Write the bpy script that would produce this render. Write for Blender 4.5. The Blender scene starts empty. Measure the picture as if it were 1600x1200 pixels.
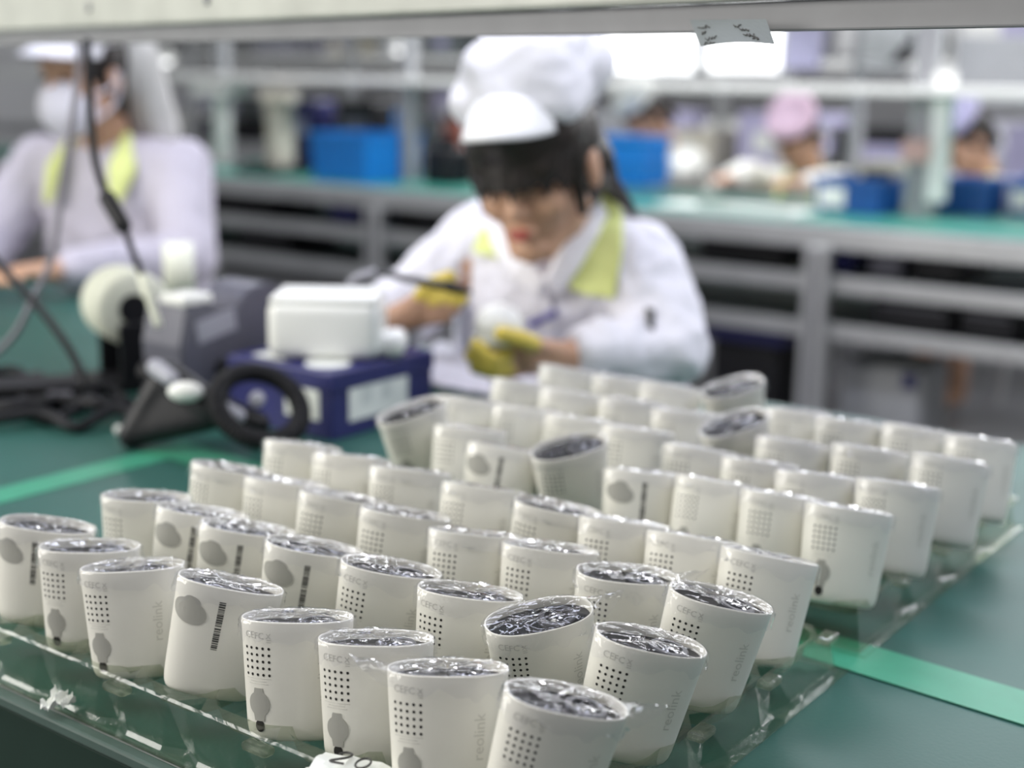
import bpy, bmesh, math, random
from math import sin, cos, pi, radians, sqrt
from mathutils import Vector, Matrix, noise
from mathutils.bvhtree import BVHTree
random.seed(7)
scene = bpy.context.scene
C = scene.collection
# ------------------------------------------------------------------ camera
FPX, PITCH, ROLL = 2150.0, 0.22164, 0.015
TZ = 0.75                      # worktable height
CAM = Vector((0, 0, TZ + 0.433))
_fw = Vector((0, cos(PITCH), -sin(PITCH))); _up = Vector((0, sin(PITCH), cos(PITCH))); _ri = Vector((1, 0, 0))
cr, sr = cos(ROLL), sin(ROLL)
_R = _ri * cr + _up * sr; _U = -_ri * sr + _up * cr
cd = bpy.data.cameras.new('camera'); cam = bpy.data.objects.new('camera', cd); C.objects.link(cam)
m = Matrix((( _R.x, _U.x, -_fw.x, CAM.x), (_R.y, _U.y, -_fw.y, CAM.y), (_R.z, _U.z, -_fw.z, CAM.z), (0, 0, 0, 1)))
cam.matrix_world = m
cd.sensor_width = 36; cd.lens = 36 * FPX / 1600; cd.clip_start = 0.02; cd.clip_end = 60
cd.dof.use_dof = True; cd.dof.focus_distance = 0.86; cd.dof.aperture_fstop = 3.3; cd.dof.aperture_blades = 0
scene.camera = cam
# ------------------------------------------------------------------ world, lights, exposure
w = bpy.data.worlds.new('world'); scene.world = w; w.use_nodes = True
w.node_tree.nodes['Background'].inputs[0].default_value = (0.93, 0.95, 1.0, 1)
w.node_tree.nodes['Background'].inputs[1].default_value = 0.44
scene.view_settings.view_transform = 'Standard'; scene.view_settings.look = 'None'
scene.view_settings.exposure = 0.28; scene.view_settings.gamma = 1.0; scene.view_settings.use_curve_mapping = False

TH = -0.6353
UX = Vector((cos(TH), sin(TH), 0)); VX = Vector((-sin(TH), cos(TH), 0))
ORG = Vector((-1.05879 * .335, 2.92788 * .335, 0))     # foot of the front-left housing
def T(u, v, z=0): return ORG + UX * u + VX * v + Vector((0, 0, z))
def area(name, loc, target, sx, sy, power, col=(1, 1, 1)):
    l = bpy.data.lights.new(name, 'AREA'); l.shape = 'RECTANGLE'; l.size = sx; l.size_y = sy; l.energy = power; l.color = col
    o = bpy.data.objects.new(name, l); C.objects.link(o); o.location = loc
    d = (Vector(target) - Vector(loc)).normalized(); x = UX - d * UX.dot(d); x.normalize(); z = -d; y = z.cross(x)
    o.matrix_world = Matrix(((x.x, y.x, z.x, loc[0]), (x.y, y.y, z.y, loc[1]), (x.z, y.z, z.z, loc[2]), (0, 0, 0, 1)))
    return o
# ceiling fluorescent rows (run along the production lines)
p = T(0.1, -0.35, 2.55); area('ceiling_row_near', p, p - Vector((0, 0, 1)) + VX * .15 , 3.6, 0.25, 17, (1, .985, .94))
area('side_fill', (-2.9, .75, 1.9), (.15, 1.25, .85), 1.8, 1.3, 66, (1, .975, .92))  # added unseen fill from the left, brightens the housings' left faces
p = T(0.2, .85, 2.55); area('ceiling_row_table', p, p - Vector((0, 0, 1)), 5.0, 0.25, 48, (.80, .83, 1))
p = T(0.0, 3.3, 2.55); area('ceiling_row_bench', p, p - Vector((0, 0, 1)), 8.0, 0.3, 120, (.93, .94, 1))
p = T(0.0, 5.6, 2.55); area('ceiling_row_far', p, p - Vector((0, 0, 1)), 9.0, 0.3, 200, (.97, .98, 1))
# ------------------------------------------------------------------ pixel helpers (photo frame 1600x1200)
def ray(px, py):
    return _R * ((px - 800) / FPX) - _U * ((py - 600) / FPX) + _fw
def at(px, py, d): return CAM + ray(px, py) * d
def onz(px, py, z):
    r = ray(px, py); return CAM + r * ((z - CAM.z) / r.z)
# ------------------------------------------------------------------ materials
MATS = {}
def mat(name, col, rough=.5, metal=0, var=.06, scale=20, bump=0, bscale=60, spec=.5, emit=0, sheen=0, coat=0, sss=0):
    if name in MATS: return MATS[name]
    M = bpy.data.materials.new(name); M.use_nodes = True; nt = M.node_tree; b = nt.nodes['Principled BSDF']
    tc = nt.nodes.new('ShaderNodeTexCoord'); n = nt.nodes.new('ShaderNodeTexNoise')
    n.inputs['Scale'].default_value = scale; n.inputs['Detail'].default_value = 4
    nt.links.new(tc.outputs['Object'], n.inputs['Vector'])
    cr_ = nt.nodes.new('ShaderNodeValToRGB')
    cr_.color_ramp.elements[0].position = .3; cr_.color_ramp.elements[1].position = .7
    cr_.color_ramp.elements[0].color = tuple(c * (1 - var) for c in col) + (1,)
    cr_.color_ramp.elements[1].color = tuple(min(1, c * (1 + var)) for c in col) + (1,)
    nt.links.new(n.outputs['Fac'], cr_.inputs[0]); nt.links.new(cr_.outputs[0], b.inputs['Base Color'])
    b.inputs['Roughness'].default_value = rough; b.inputs['Metallic'].default_value = metal
    b.inputs['Specular IOR Level'].default_value = spec
    if sheen: b.inputs['Sheen Weight'].default_value = sheen
    if coat: b.inputs['Coat Weight'].default_value = coat
    if sss:
        b.inputs['Subsurface Weight'].default_value = sss; b.inputs['Subsurface Radius'].default_value = (.01, .004, .002)
    if emit:
        b.inputs['Emission Color'].default_value = tuple(col) + (1,); b.inputs['Emission Strength'].default_value = emit
    if bump:
        n2 = nt.nodes.new('ShaderNodeTexNoise'); n2.inputs['Scale'].default_value = bscale; n2.inputs['Detail'].default_value = 3
        nt.links.new(tc.outputs['Object'], n2.inputs['Vector'])
        bp = nt.nodes.new('ShaderNodeBump'); bp.inputs['Strength'].default_value = bump; bp.inputs['Distance'].default_value = .004
        nt.links.new(n2.outputs['Fac'], bp.inputs['Height']); nt.links.new(bp.outputs[0], b.inputs['Normal'])
    MATS[name] = M; return M
def film_mat(name, tint, diff, dcol, rough, bump, bscale, ior=1.5, dist=.002, gcol=(1, 1, 1)):
    M = bpy.data.materials.new(name); M.use_nodes = True; nt = M.node_tree; nt.nodes.remove(nt.nodes['Principled BSDF'])
    out = nt.nodes['Material Output']
    tr = nt.nodes.new('ShaderNodeBsdfTransparent'); tr.inputs[0].default_value = tuple(tint) + (1,)
    df = nt.nodes.new('ShaderNodeBsdfDiffuse'); df.inputs[0].default_value = tuple(dcol) + (1,)
    gl = nt.nodes.new('ShaderNodeBsdfGlossy'); gl.inputs['Roughness'].default_value = rough; gl.inputs[0].default_value = tuple(gcol) + (1,)
    m1 = nt.nodes.new('ShaderNodeMixShader'); m1.inputs[0].default_value = diff
    m2 = nt.nodes.new('ShaderNodeMixShader'); fr = nt.nodes.new('ShaderNodeFresnel'); fr.inputs[0].default_value = ior
    ge = nt.nodes.new('ShaderNodeNewGeometry'); mr = nt.nodes.new('ShaderNodeMapRange'); mr.inputs[3].default_value = ior; mr.inputs[4].default_value = 1 / ior
    nt.links.new(ge.outputs['Backfacing'], mr.inputs[0]); nt.links.new(mr.outputs[0], fr.inputs[0])
    nt.links.new(tr.outputs[0], m1.inputs[1]); nt.links.new(df.outputs[0], m1.inputs[2])
    nt.links.new(fr.outputs[0], m2.inputs[0]); nt.links.new(m1.outputs[0], m2.inputs[1]); nt.links.new(gl.outputs[0], m2.inputs[2])
    tc = nt.nodes.new('ShaderNodeTexCoord'); n2 = nt.nodes.new('ShaderNodeTexNoise'); n2.inputs['Scale'].default_value = bscale
    n2.inputs['Detail'].default_value = 2; n2.inputs['Distortion'].default_value = 1.2
    nt.links.new(tc.outputs['Object'], n2.inputs['Vector'])
    bp = nt.nodes.new('ShaderNodeBump'); bp.inputs['Strength'].default_value = bump; bp.inputs['Distance'].default_value = dist
    nt.links.new(n2.outputs['Fac'], bp.inputs['Height'])
    for x in (fr, gl): nt.links.new(bp.outputs[0], x.inputs['Normal'])
    nt.links.new(m2.outputs[0], out.inputs[0]); MATS[name] = M; return M
SHELL = mat('housing_plastic', (.73, .715, .645), .42, var=.02, scale=40, bump=.02, bscale=600)
RIM = mat('housing_rim', (.82, .81, .77), .3, var=.02)
DARK = mat('dark_panel', (.012, .012, .016), .12, var=.3)
LENS = mat('lens_glass', (.006, .006, .01), .05, coat=1)
LENSRING = mat('lens_ring', (.03, .03, .034), .35)
PLUG = mat('grey_rubber', (.34, .335, .30), .6, var=.04)
PRINT = mat('grey_print', (.52, .51, .46), .6, var=.02)
TEXTM = mat('wordmark_print', (.56, .55, .49), .5, var=.02)
INK = mat('dark_ink', (.05, .05, .045), .6)
HOLE = mat('hole_dark', (.015, .014, .012), .9)
FILM = film_mat('cling_film', (.97, .97, .98), .02, (.8, .8, .85), .04, .45, 90, 1.42, .002)
TRAYM = film_mat('clear_blister', (.80, .83, .76), .05, (.40, .41, .30), .12, .35, 60, 1.5, .002)
MATG = mat('green_mat', (.024, .098, .080), .42, spec=.4, var=.12, scale=5, bump=.05, bscale=300)
TAPE = mat('green_tape', (.045, .28, .17), .4, var=.06, scale=30)
ALU = mat('aluminium', (.56, .57, .57), .42, .85, var=.08, scale=9)
ALUP = mat('painted_rail', (.50, .51, .46), .45, .0, var=.10, scale=14)
ALUD = mat('slot_dark', (.22, .22, .24), .5, .6)
GOWN = mat('white_gown', (.78, .77, .82), .85, var=.03, scale=12, bump=.25, bscale=45)
GOWNW = mat('cream_gown', (.80, .80, .75), .85, var=.03, scale=12, bump=.25, bscale=45)
CAPM = mat('white_cap', (.92, .91, .95), .85, var=.02, scale=12, bump=.2, bscale=70)
VISOR = mat('white_visor', (.93, .93, .93), .5, var=.01)
PINK = mat('pink_cap', (.72, .52, .64), .85, var=.04)
YEL = mat('yellow_lapel', (.72, .78, .30), .8, var=.05, bump=.1)
SKIN = mat('skin', (.56, .33, .215), .5, var=.05, scale=30, sss=.1)
HAIR = mat('dark_hair', (.018, .012, .009), .36, var=.3, scale=60)
LIP = mat('lips', (.40, .09, .07), .4)
COT = mat('finger_cot', (.75, .58, .10), .5, var=.06, scale=80)
MASK = mat('white_mask', (.80, .78, .86), .85, var=.03)
NET = mat('hair_net', (.62, .61, .58), .85, var=.05)
BLUEP = mat('blue_pen', (.05, .04, .28), .35)
BLACK = mat('black_plastic', (.009, .009, .011), .45, spec=.3, var=.2)
BLACKR = mat('black_rubber', (.008, .008, .010), .55, spec=.25, var=.2)
GREYP = mat('grey_plastic', (.115, .115, .145), .42, var=.05, scale=50, bump=.05)
GREYL = mat('grey_label', (.36, .36, .41), .45)
WHITEP = mat('white_plastic', (.86, .86, .82), .35, var=.02)
CREAM = mat('cream_roll', (.74, .75, .62), .55, var=.03)
NAVY = mat('navy_card', (.020, .022, .125), .38, var=.12, scale=25)
PAPER = mat('white_paper', (.80, .82, .78), .6, var=.03)
CARDM = mat('grey_card', (.15, .17, .175), .6, var=.06)
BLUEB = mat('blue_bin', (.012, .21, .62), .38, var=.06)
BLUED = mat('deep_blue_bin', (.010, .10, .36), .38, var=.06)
SHELFD = mat('green_shelf', (.02, .06, .05), .6)
FLOORM = mat('grey_floor', (.16, .16, .165), .4, var=.06, scale=2)
WALLM = mat('pale_wall', (.78, .78, .78), .8, var=.02, scale=1)
CEILM = mat('ceiling_white', (.5, .5, .5), .9)
PURP = mat('lilac_card', (.44, .42, .60), .6)
GREYC = mat('grey_equipment', (.42, .43, .44), .5, var=.06)
BEIGE = mat('beige_equipment', (.60, .57, .47), .5, var=.06)
REDB = mat('red_brown', (.42, .12, .08), .6)
PINKB = mat('pink_label', (.66, .42, .38), .7)
LEGM = mat('work_trousers', (.10, .11, .16), .9)
# ------------------------------------------------------------------ mesh helpers
MW = {}
def tag(o, label=None, cat=None, group=None, kind=None):
    if label: o['label'] = label
    if cat: o['category'] = cat
    if group: o['group'] = group
    if kind: o['kind'] = kind
    return o
def thing(name, label, cat, loc=(0, 0, 0), rz=0, group=None):
    o = bpy.data.objects.new(name, None); C.objects.link(o); o.empty_display_size = .05
    o.location = loc; o.rotation_euler = (0, 0, rz)
    MW[o.name] = Matrix.Translation(Vector(loc)) @ Matrix.Rotation(rz, 4, 'Z')
    return tag(o, label, cat, group)
def link(name, me, material, parent=None, world=False, loc=None, smooth=None):
    """link a mesh; world=True converts world vertices into the parent's frame; loc moves the origin of a top-level mesh"""
    o = bpy.data.objects.new(name, me); C.objects.link(o)
    if material: me.materials.clear(); me.materials.append(material)
    if parent is not None:
        if world: me.transform(MW[parent.name].inverted())
        o.parent = parent
    elif loc is not None:
        if world: me.transform(Matrix.Translation(-Vector(loc)))
        o.location = loc
    if smooth is not None:
        me.polygons.foreach_set('use_smooth', [smooth] * len(me.polygons))
    MW[o.name] = (MW[parent.name] if parent is not None else Matrix.Translation(Vector(loc) if loc is not None else Vector()))
    return o
def sub(name, me, material, parent, root, world=True, smooth=None):
    """sub-part: parent part has identity local transform inside root"""
    if world: me.transform(MW[root.name].inverted())
    o = bpy.data.objects.new(name, me); C.objects.link(o); me.materials.clear(); me.materials.append(material); o.parent = parent
    if smooth is not None: me.polygons.foreach_set('use_smooth', [smooth] * len(me.polygons))
    return o
def pyd(verts, faces, name='m'):
    me = bpy.data.meshes.new(name); me.from_pydata([tuple(v) for v in verts], [], faces); me.update(); return me
def bm_done(bm, name='m'):
    bmesh.ops.recalc_face_normals(bm, faces=bm.faces)
    me = bpy.data.meshes.new(name); bm.to_mesh(me); bm.free(); return me
def box_bm(bm, c, s, bev=0, M=None, seg=2):
    r = bmesh.ops.create_cube(bm, size=1); vs = r['verts']
    bmesh.ops.scale(bm, vec=s, verts=vs)
    if bev:
        es = list({e for v in vs for e in v.link_edges})
        rr = bmesh.ops.bevel(bm, geom=es, offset=bev, segments=seg, affect='EDGES', profile=.5); vs = list({v for f in rr['faces'] for v in f.verts} | {v for v in vs if v.is_valid})
    bmesh.ops.translate(bm, vec=c, verts=vs)
    if M is not None: bmesh.ops.transform(bm, matrix=M, verts=vs)
    return vs
def box(c, s, bev=0, M=None, seg=2):
    bm = bmesh.new(); box_bm(bm, c, s, bev, M, seg); return bm_done(bm)
def boxes(lst, bev=0):
    bm = bmesh.new()
    for c, s in lst: box_bm(bm, c, s, bev)
    return bm_done(bm)
def frame_of(d):
    d = d.normalized(); a = Vector((0, 0, 1)) if abs(d.z) < .9 else Vector((1, 0, 0))
    x = a.cross(d).normalized(); return x, d.cross(x)
def spline(pts, n=8):
    out = []; P = [Vector(p) for p in pts]
    for i in range(len(P) - 1):
        p0 = P[max(0, i - 1)]; p1 = P[i]; p2 = P[i + 1]; p3 = P[min(len(P) - 1, i + 2)]
        for k in range(n):
            t = k / n
            out.append(.5 * ((2 * p1) + (p2 - p0) * t + (2 * p0 - 5 * p1 + 4 * p2 - p3) * t * t + (3 * p1 - p0 - 3 * p2 + p3) * t ** 3))
    out.append(P[-1]); return out
def tube(path, r, seg=8, closed=False):
    V = []; F = []; n = len(path); x = None
    for i, p in enumerate(path):
        d = (path[min(i + 1, n - 1)] - path[max(i - 1, 0)])
        if d.length < 1e-9: d = Vector((0, 0, 1))
        d.normalize()
        if x is None: x, y = frame_of(d)
        else:
            x = (x - d * x.dot(d)).normalized(); y = d.cross(x)
        rr = r[i] if isinstance(r, (list, tuple)) else r
        for k in range(seg):
            a = 2 * pi * k / seg; V.append(p + (x * cos(a) + y * sin(a)) * rr)
    for i in range(n - 1):
        for k in range(seg):
            F.append((i * seg + k, i * seg + (k + 1) % seg, (i + 1) * seg + (k + 1) % seg, (i + 1) * seg + k))
    F.append(tuple(reversed(range(seg)))); F.append(tuple((n - 1) * seg + k for k in range(seg)))
    return pyd(V, F)
def lathe(prof, seg=24, M=None):
    V = []; F = []
    for r, z in prof:
        for k in range(seg): a = 2 * pi * k / seg; V.append(Vector((r * cos(a), r * sin(a), z)))
    n = len(prof)
    for i in range(n - 1):
        for k in range(seg): F.append((i * seg + k, i * seg + (k + 1) % seg, (i + 1) * seg + (k + 1) % seg, (i + 1) * seg + k))
    F.append(tuple(reversed(range(seg)))); F.append(tuple((n - 1) * seg + k for k in range(seg)))
    if M is not None: V = [M @ v for v in V]
    return pyd(V, F)
def prism(poly, t, M=None):
    """extrude a polygon in xz by t along y"""
    n = len(poly); V = [Vector((x, -t / 2, z)) for x, z in poly] + [Vector((x, t / 2, z)) for x, z in poly]
    F = [tuple(range(n)), tuple(reversed(range(n, 2 * n)))] + [(i, n + i, n + (i + 1) % n, (i + 1) % n) for i in range(n)]
    if M is not None: V = [M @ v for v in V]
    me = pyd(V, F); bm = bmesh.new(); bm.from_mesh(me); bpy.data.meshes.remove(me); return bm_done(bm)
def text_mesh(body, size, font_squash=1):
    c = bpy.data.curves.new('t', 'FONT'); c.body = body; c.size = size; c.resolution_u = 2; c.align_x = 'CENTER'; c.align_y = 'CENTER'
    o = bpy.data.objects.new('t', c); C.objects.link(o); bpy.context.view_layer.update()
    me = bpy.data.meshes.new_from_object(o.evaluated_get(bpy.context.evaluated_depsgraph_get()))
    bpy.data.objects.remove(o); bpy.data.curves.remove(c); return me
# organic shapes: overlapping capsules / ellipsoids fused into one surface by voxel remesh
_b = bmesh.new(); bmesh.ops.create_icosphere(_b, subdivisions=2, radius=1); SPH = [v.co.copy() for v in _b.verts]; _b.free()
def prim_hull(bm, balls):
    b2 = bmesh.new()
    for p, r in balls:
        for d in SPH: b2.verts.new(Vector(p) + d * r)
    r = bmesh.ops.convex_hull(b2, input=b2.verts[:])
    loose = [v for v in b2.verts if not v.link_faces]
    if loose: bmesh.ops.delete(b2, geom=loose, context='VERTS')
    bmesh.ops.recalc_face_normals(b2, faces=b2.faces)
    me = bpy.data.meshes.new('h'); b2.to_mesh(me); b2.free(); bm.from_mesh(me); bpy.data.meshes.remove(me)
def prim_cap(bm, p0, p1, r0, r1): prim_hull(bm, [(p0, r0), (p1, r1)])
def prim_ell(bm, c, r, M=None):
    X = Matrix.Translation(Vector(c)) @ Matrix.Diagonal((*r, 1))
    if M is not None: X = M @ X
    bmesh.ops.create_icosphere(bm, subdivisions=3, radius=1, matrix=X)
def fuse(prims, voxel, smooth=3, wrinkle=0, wscale=14):
    bm = bmesh.new()
    for q in prims:
        if q[0] == 'cap': prim_cap(bm, *q[1:])
        elif q[0] == 'hull': prim_hull(bm, *q[1:])
        else: prim_ell(bm, *q[1:])
    me = bm_done(bm); o = bpy.data.objects.new('tmp', me); C.objects.link(o)
    r = o.modifiers.new('r', 'REMESH'); r.mode = 'VOXEL'; r.voxel_size = voxel; r.use_smooth_shade = True
    if smooth: s = o.modifiers.new('s', 'SMOOTH'); s.iterations = smooth; s.factor = .5
    bpy.context.view_layer.update()
    out = bpy.data.meshes.new_from_object(o.evaluated_get(bpy.context.evaluated_depsgraph_get()))
    bpy.data.objects.remove(o); bpy.data.meshes.remove(me)
    if wrinkle:
        N = [v.normal.copy() for v in out.vertices]
        for v, n in zip(out.vertices, N):
            q = v.co * wscale; k = noise.noise(Vector((q.x, q.y, q.z * .55))) + .6 * (1 - 2 * abs(noise.noise(q * 1.9 + Vector((9, 3, 1))))) - .3
            v.co += n * (wrinkle * k)
    out.polygons.foreach_set('use_smooth', [True] * len(out.polygons)); return out
RZ = TH
def bench_box(c_uv, size, z0):          # world matrix for an object aligned with the lines
    return None
# ================================================================== STRUCTURE
def struct(name, me, m_, **k):
    o = link(name, me, m_, **k); o['kind'] = 'structure'; return o
struct('floor', box((0, 0, -.05), (26, 26, .1)), FLOORM, loc=(0, 6, 0))
Mrot = Matrix.Rotation(RZ, 4, 'Z')
struct('wall_back', box((0, 0, 1.6), (40, .15, 3.4), M=Mrot), WALLM, loc=tuple(T(0, 8.2, 0)))
struct('ceiling', box((0, 0, 0), (20, 14, .1), M=Mrot), CEILM, loc=tuple(T(0, 2.6, 2.75)))
# ------------------------------------------------------------------ near worktable
ZT = TZ
tb = thing('work_table', 'long near worktable under the green mat and the trays', 'table', tuple(T(0, 0, 0)), RZ)
far_v = (onz(1592, 692, ZT) - ORG).dot(VX)
near_v = (onz(120, 1128, ZT) - ORG).dot(VX)
u0, u1 = -2.6, 1.25
tw = far_v - near_v
link('table_top', box(((u0 + u1) / 2, (near_v + far_v) / 2, ZT - .022), (u1 - u0, tw, .036), .002), GREYC, tb)
for uu in (u0 + .08, -.9, u1 - .08):
    for vv in (near_v + .06, far_v - .06):
        link('leg', box((uu, vv, (ZT - .042) / 2), (.04, .04, ZT - .042), .003), ALU, tb)
link('front_edge', box(((u0 + u1) / 2, near_v - .004, ZT - .004), (u1 - u0, .010, .009), .002), mat('edge_strip', (.05, .09, .075), .5), tb)
link('front_apron', box(((u0 + u1) / 2, near_v - .003, ZT - .17), (u1 - u0, .007, .32), .001), mat('green_apron', (.010, .028, .020), .7, spec=.2), tb)
link('edge_rail', box(((u0 + u1) / 2, far_v + .008, ZT - .022), (u1 - u0, .014, .034), .002), ALU, tb)
mt = tag(link('rubber_mat', box(((u0 + u1) / 2, (near_v + far_v) / 2, -.002), (u1 - u0 - .01, tw - .012, .004), .001, M=Mrot), MATG, loc=tuple(T(0, 0, ZT))),
         'dark green rubber mat covering the near worktable', 'mat')
def strip(p, q, wdt, z, label):
    p = Vector((p.x, p.y, 0)); q = Vector((q.x, q.y, 0)); c = (p + q) / 2; d = q - p
    me = box((0, 0, 0), (d.length, wdt, .0006), M=Matrix.Rotation(math.atan2(d.y, d.x), 4, 'Z'))
    return tag(link('tape_strip', me, TAPE, loc=(c.x, c.y, z)), label, 'tape', 'green tape strips on the mat')
cA = onz(275, 704, ZT)
a0 = onz(-120, 806, ZT); strip(a0 + (a0 - cA) * .5, cA + (cA - a0).normalized() * .03, .046, ZT + .0005, 'light green tape strip on the mat left of the trays')
e1 = onz(1660, 1133, ZT); e0 = onz(1290, 1027, ZT)
strip(cA + (e0 - cA).normalized() * -.005, e1 + (e1 - e0).normalized() * .15, .054, ZT + .0011, 'light green tape strip running under the trays out to the right')
# ------------------------------------------------------------------ blister trays
WELL_Z, DECK_Z = .020, .036
def tray_mesh(nu, nv, du, dv, mu0, mu1, mv0, mv1):
    """sheet with wells: local u,v from the first cell centre; flange on the table, sloped skirt, deck, wells"""
    V = []; F = []
    def add(x, y, z): V.append(Vector((x, y, z))); return len(V) - 1
    S = 16
    def ring(cx, cy, hx, hy, z, e):
        ids = []
        for k in range(S):
            a = 2 * pi * (k + .5) / S; ca, sa = cos(a), sin(a)
            ids.append(add(cx + hx * math.copysign(abs(ca) ** e, ca), cy + hy * math.copysign(abs(sa) ** e, sa), z))
        return ids
    for i in range(nu):
        for j in range(nv):
            cx, cy = i * du, j * dv
            x0 = -mu0 if i == 0 else cx - du / 2; x1 = cx + mu1 if i == nu - 1 else cx + du / 2
            y0 = -mv0 if j == 0 else cy - dv / 2; y1 = cy + mv1 if j == nv - 1 else cy + dv / 2
            cxm, cym = (x0 + x1) / 2, (y0 + y1) / 2
            o = []
            for k in range(S):
                a = 2 * pi * (k + .5) / S; ca, sa = cos(a), sin(a); q = max(abs(ca), abs(sa))
                o.append(add(cxm + (x1 - x0) / 2 * ca / q, cym + (y1 - y0) / 2 * sa / q, DECK_Z))
            hx, hy = .031, min(dv * .42, .036)
            r1 = ring(cx, cy, hx, hy, DECK_Z, .45); r2 = ring(cx, cy, hx * .97, hy * .95, DECK_Z - .003, .45); r3 = ring(cx, cy, hx * .88, hy * .85, WELL_Z, .5)
            for A, B in ((o, r1), (r1, r2), (r2, r3)):
                for k in range(S): F.append((A[k], A[(k + 1) % S], B[(k + 1) % S], B[k]))
            F.append(tuple(r3))
    X0, X1, Y0, Y1 = -mu0, (nu - 1) * du + mu1, -mv0, (nv - 1) * dv + mv1
    def rect(g, z): return [add(X0 - g, Y0 - g, z), add(X1 + g, Y0 - g, z), add(X1 + g, Y1 + g, z), add(X0 - g, Y1 + g, z)]
    # skirt with shallow notches: subdivide edges
    def loop(g, z, notch):
        ids = []
        n1 = nu * 4; n2 = nv * 4
        for k in range(n1): ids.append(add(X0 - g + (X1 - X0 + 2 * g) * k / n1, Y0 - g + (notch if k % 4 == 0 and k else 0), z))
        for k in range(n2): ids.append(add(X1 + g - (notch if k % 4 == 0 and k else 0), Y0 - g + (Y1 - Y0 + 2 * g) * k / n2, z))
        for k in range(n1): ids.append(add(X1 + g - (X1 - X0 + 2 * g) * k / n1, Y1 + g, z))
        for k in range(n2): ids.append(add(X0 - g, Y1 + g - (Y1 - Y0 + 2 * g) * k / n2, z))
        return ids
    L = [loop(0, DECK_Z, 0), loop(.001, DECK_Z - .002, 0), loop(.006, .004, .006), loop(.008, .0012, .004), loop(.014, .0012, 0), loop(.0145, .0030, 0)]
    for A, B in zip(L, L[1:]):
        n = len(A)
        for k in range(n): F.append((A[k], A[(k + 1) % n], B[(k + 1) % n], B[k]))
    return pyd(V, F)
DU, DV, GAP = .0674, .0948, .0525
BS = -.014      # bases sit a touch left of the leaning tops
for v0, lab in ((0, 'clear plastic blister tray holding the four front rows of housings'), (4 * DV + GAP, 'clear plastic blister tray holding the four rear rows of housings')):
    t = tray_mesh(8, 4, DU, DV, .040, .033, .046, .044)
    tr = thing('blister_tray', lab, 'tray', tuple(T(BS, v0, ZT)), RZ, 'blister trays on the mat')
    link('tray_sheet', t, TRAYM, tr, smooth=False)
    for k in range(4):           # small stacking lugs along the right rim
        link('stacking_lug', box((7 * DU + .037, (k + .5) * DV - .01, DECK_Z - .004), (.012, .020, .006), .0025), TRAYM, tr)
    for k in range(4):
        link('stacking_lug', box(((k * 2 + .5) * DU, -.050, DECK_Z - .006), (.022, .010, .006), .0025), TRAYM, tr)
# ------------------------------------------------------------------ camera housings
HH, HA, HB, SN = .076, .0352, .0200, 2.4
def prof(t):
    c, s = cos(t), sin(t)
    return math.copysign(abs(c) ** (2 / SN), c), math.copysign(abs(s) ** (2 / SN), s)
def taper(z): return .865 + .135 * min(1, max(0, z / HH)) ** .9
_tab = []; _acc = 0; _prev = None
for i in range(721):
    x, y = prof(2 * pi * i / 720); x *= HA; y *= HB
    if _prev: _acc += math.hypot(x - _prev[0], y - _prev[1])
    _prev = (x, y); _tab.append(_acc)
def surf(t0, s, z, off=0):
    """point on the shell: start azimuth t0 (deg), arc offset s (m), height z"""
    i0 = t0 / 360 * 720; base = _tab[int(i0) % 720] + (i0 - int(i0)) * (_tab[int(i0) % 720 + 1] - _tab[int(i0) % 720])
    S = (base + s) % _acc; lo, hi = 0, 720
    while hi - lo > 1:
        md = (lo + hi) // 2
        if _tab[md] <= S: lo = md
        else: hi = md
    f = (S - _tab[lo]) / max(1e-9, _tab[hi] - _tab[lo]); t = 2 * pi * (lo + f) / 720
    x, y = prof(t); x1, y1 = prof(t + .002); x0, y0 = prof(t - .002); tx, ty = (x1 - x0) * HA, (y1 - y0) * HB
    n = Vector((ty, -tx, 0)).normalized(); k = taper(z)
    return Vector((x * HA * k, y * HB * k, z)) + n * off
def shell_mesh():
    SEG = 64; V = []; F = []
    rings = [(.0, .86), (.0015, .93), (.004, .975), (.009, 1), (.02, 1), (.045, 1), (.065, 1), (HH - .0012, 1), (HH - .0002, .992), (HH, .975), (HH - .0002, .955), (HH - .0015, .945), (HH - .009, .94)]
    for z, k in rings:
        for i in range(SEG):
            x, y = prof(2 * pi * i / SEG); q = taper(z)
            ka = 1 - (1 - k) * .7 * .036 / HA; kb = 1 - (1 - k) * 1.1
            V.append((x * HA * q * ka, y * HB * q * kb, z))
    for r in range(len(rings) - 1):
        for i in range(SEG): F.append((r * SEG + i, r * SEG + (i + 1) % SEG, (r + 1) * SEG + (i + 1) % SEG, (r + 1) * SEG + i))
    F.append(tuple(reversed(range(SEG))))
    me = pyd(V, F); me.polygons.foreach_set('use_smooth', [True] * len(me.polygons)); return me
def panel_mesh():
    SEG = 48; V = []; F = []
    for k in (.96, .6):
        for i in range(SEG):
            x, y = prof(2 * pi * i / SEG); V.append((x * HA * k, y * HB * k, HH - .006 - (.96 - k) * .003))
    V.append((0, 0, HH - .0072))
    for i in range(SEG):
        F.append((i, (i + 1) % SEG, SEG + (i + 1) % SEG, SEG + i)); F.append((SEG + i, SEG + (i + 1) % SEG, 2 * SEG))
    return pyd(V, F)
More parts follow.
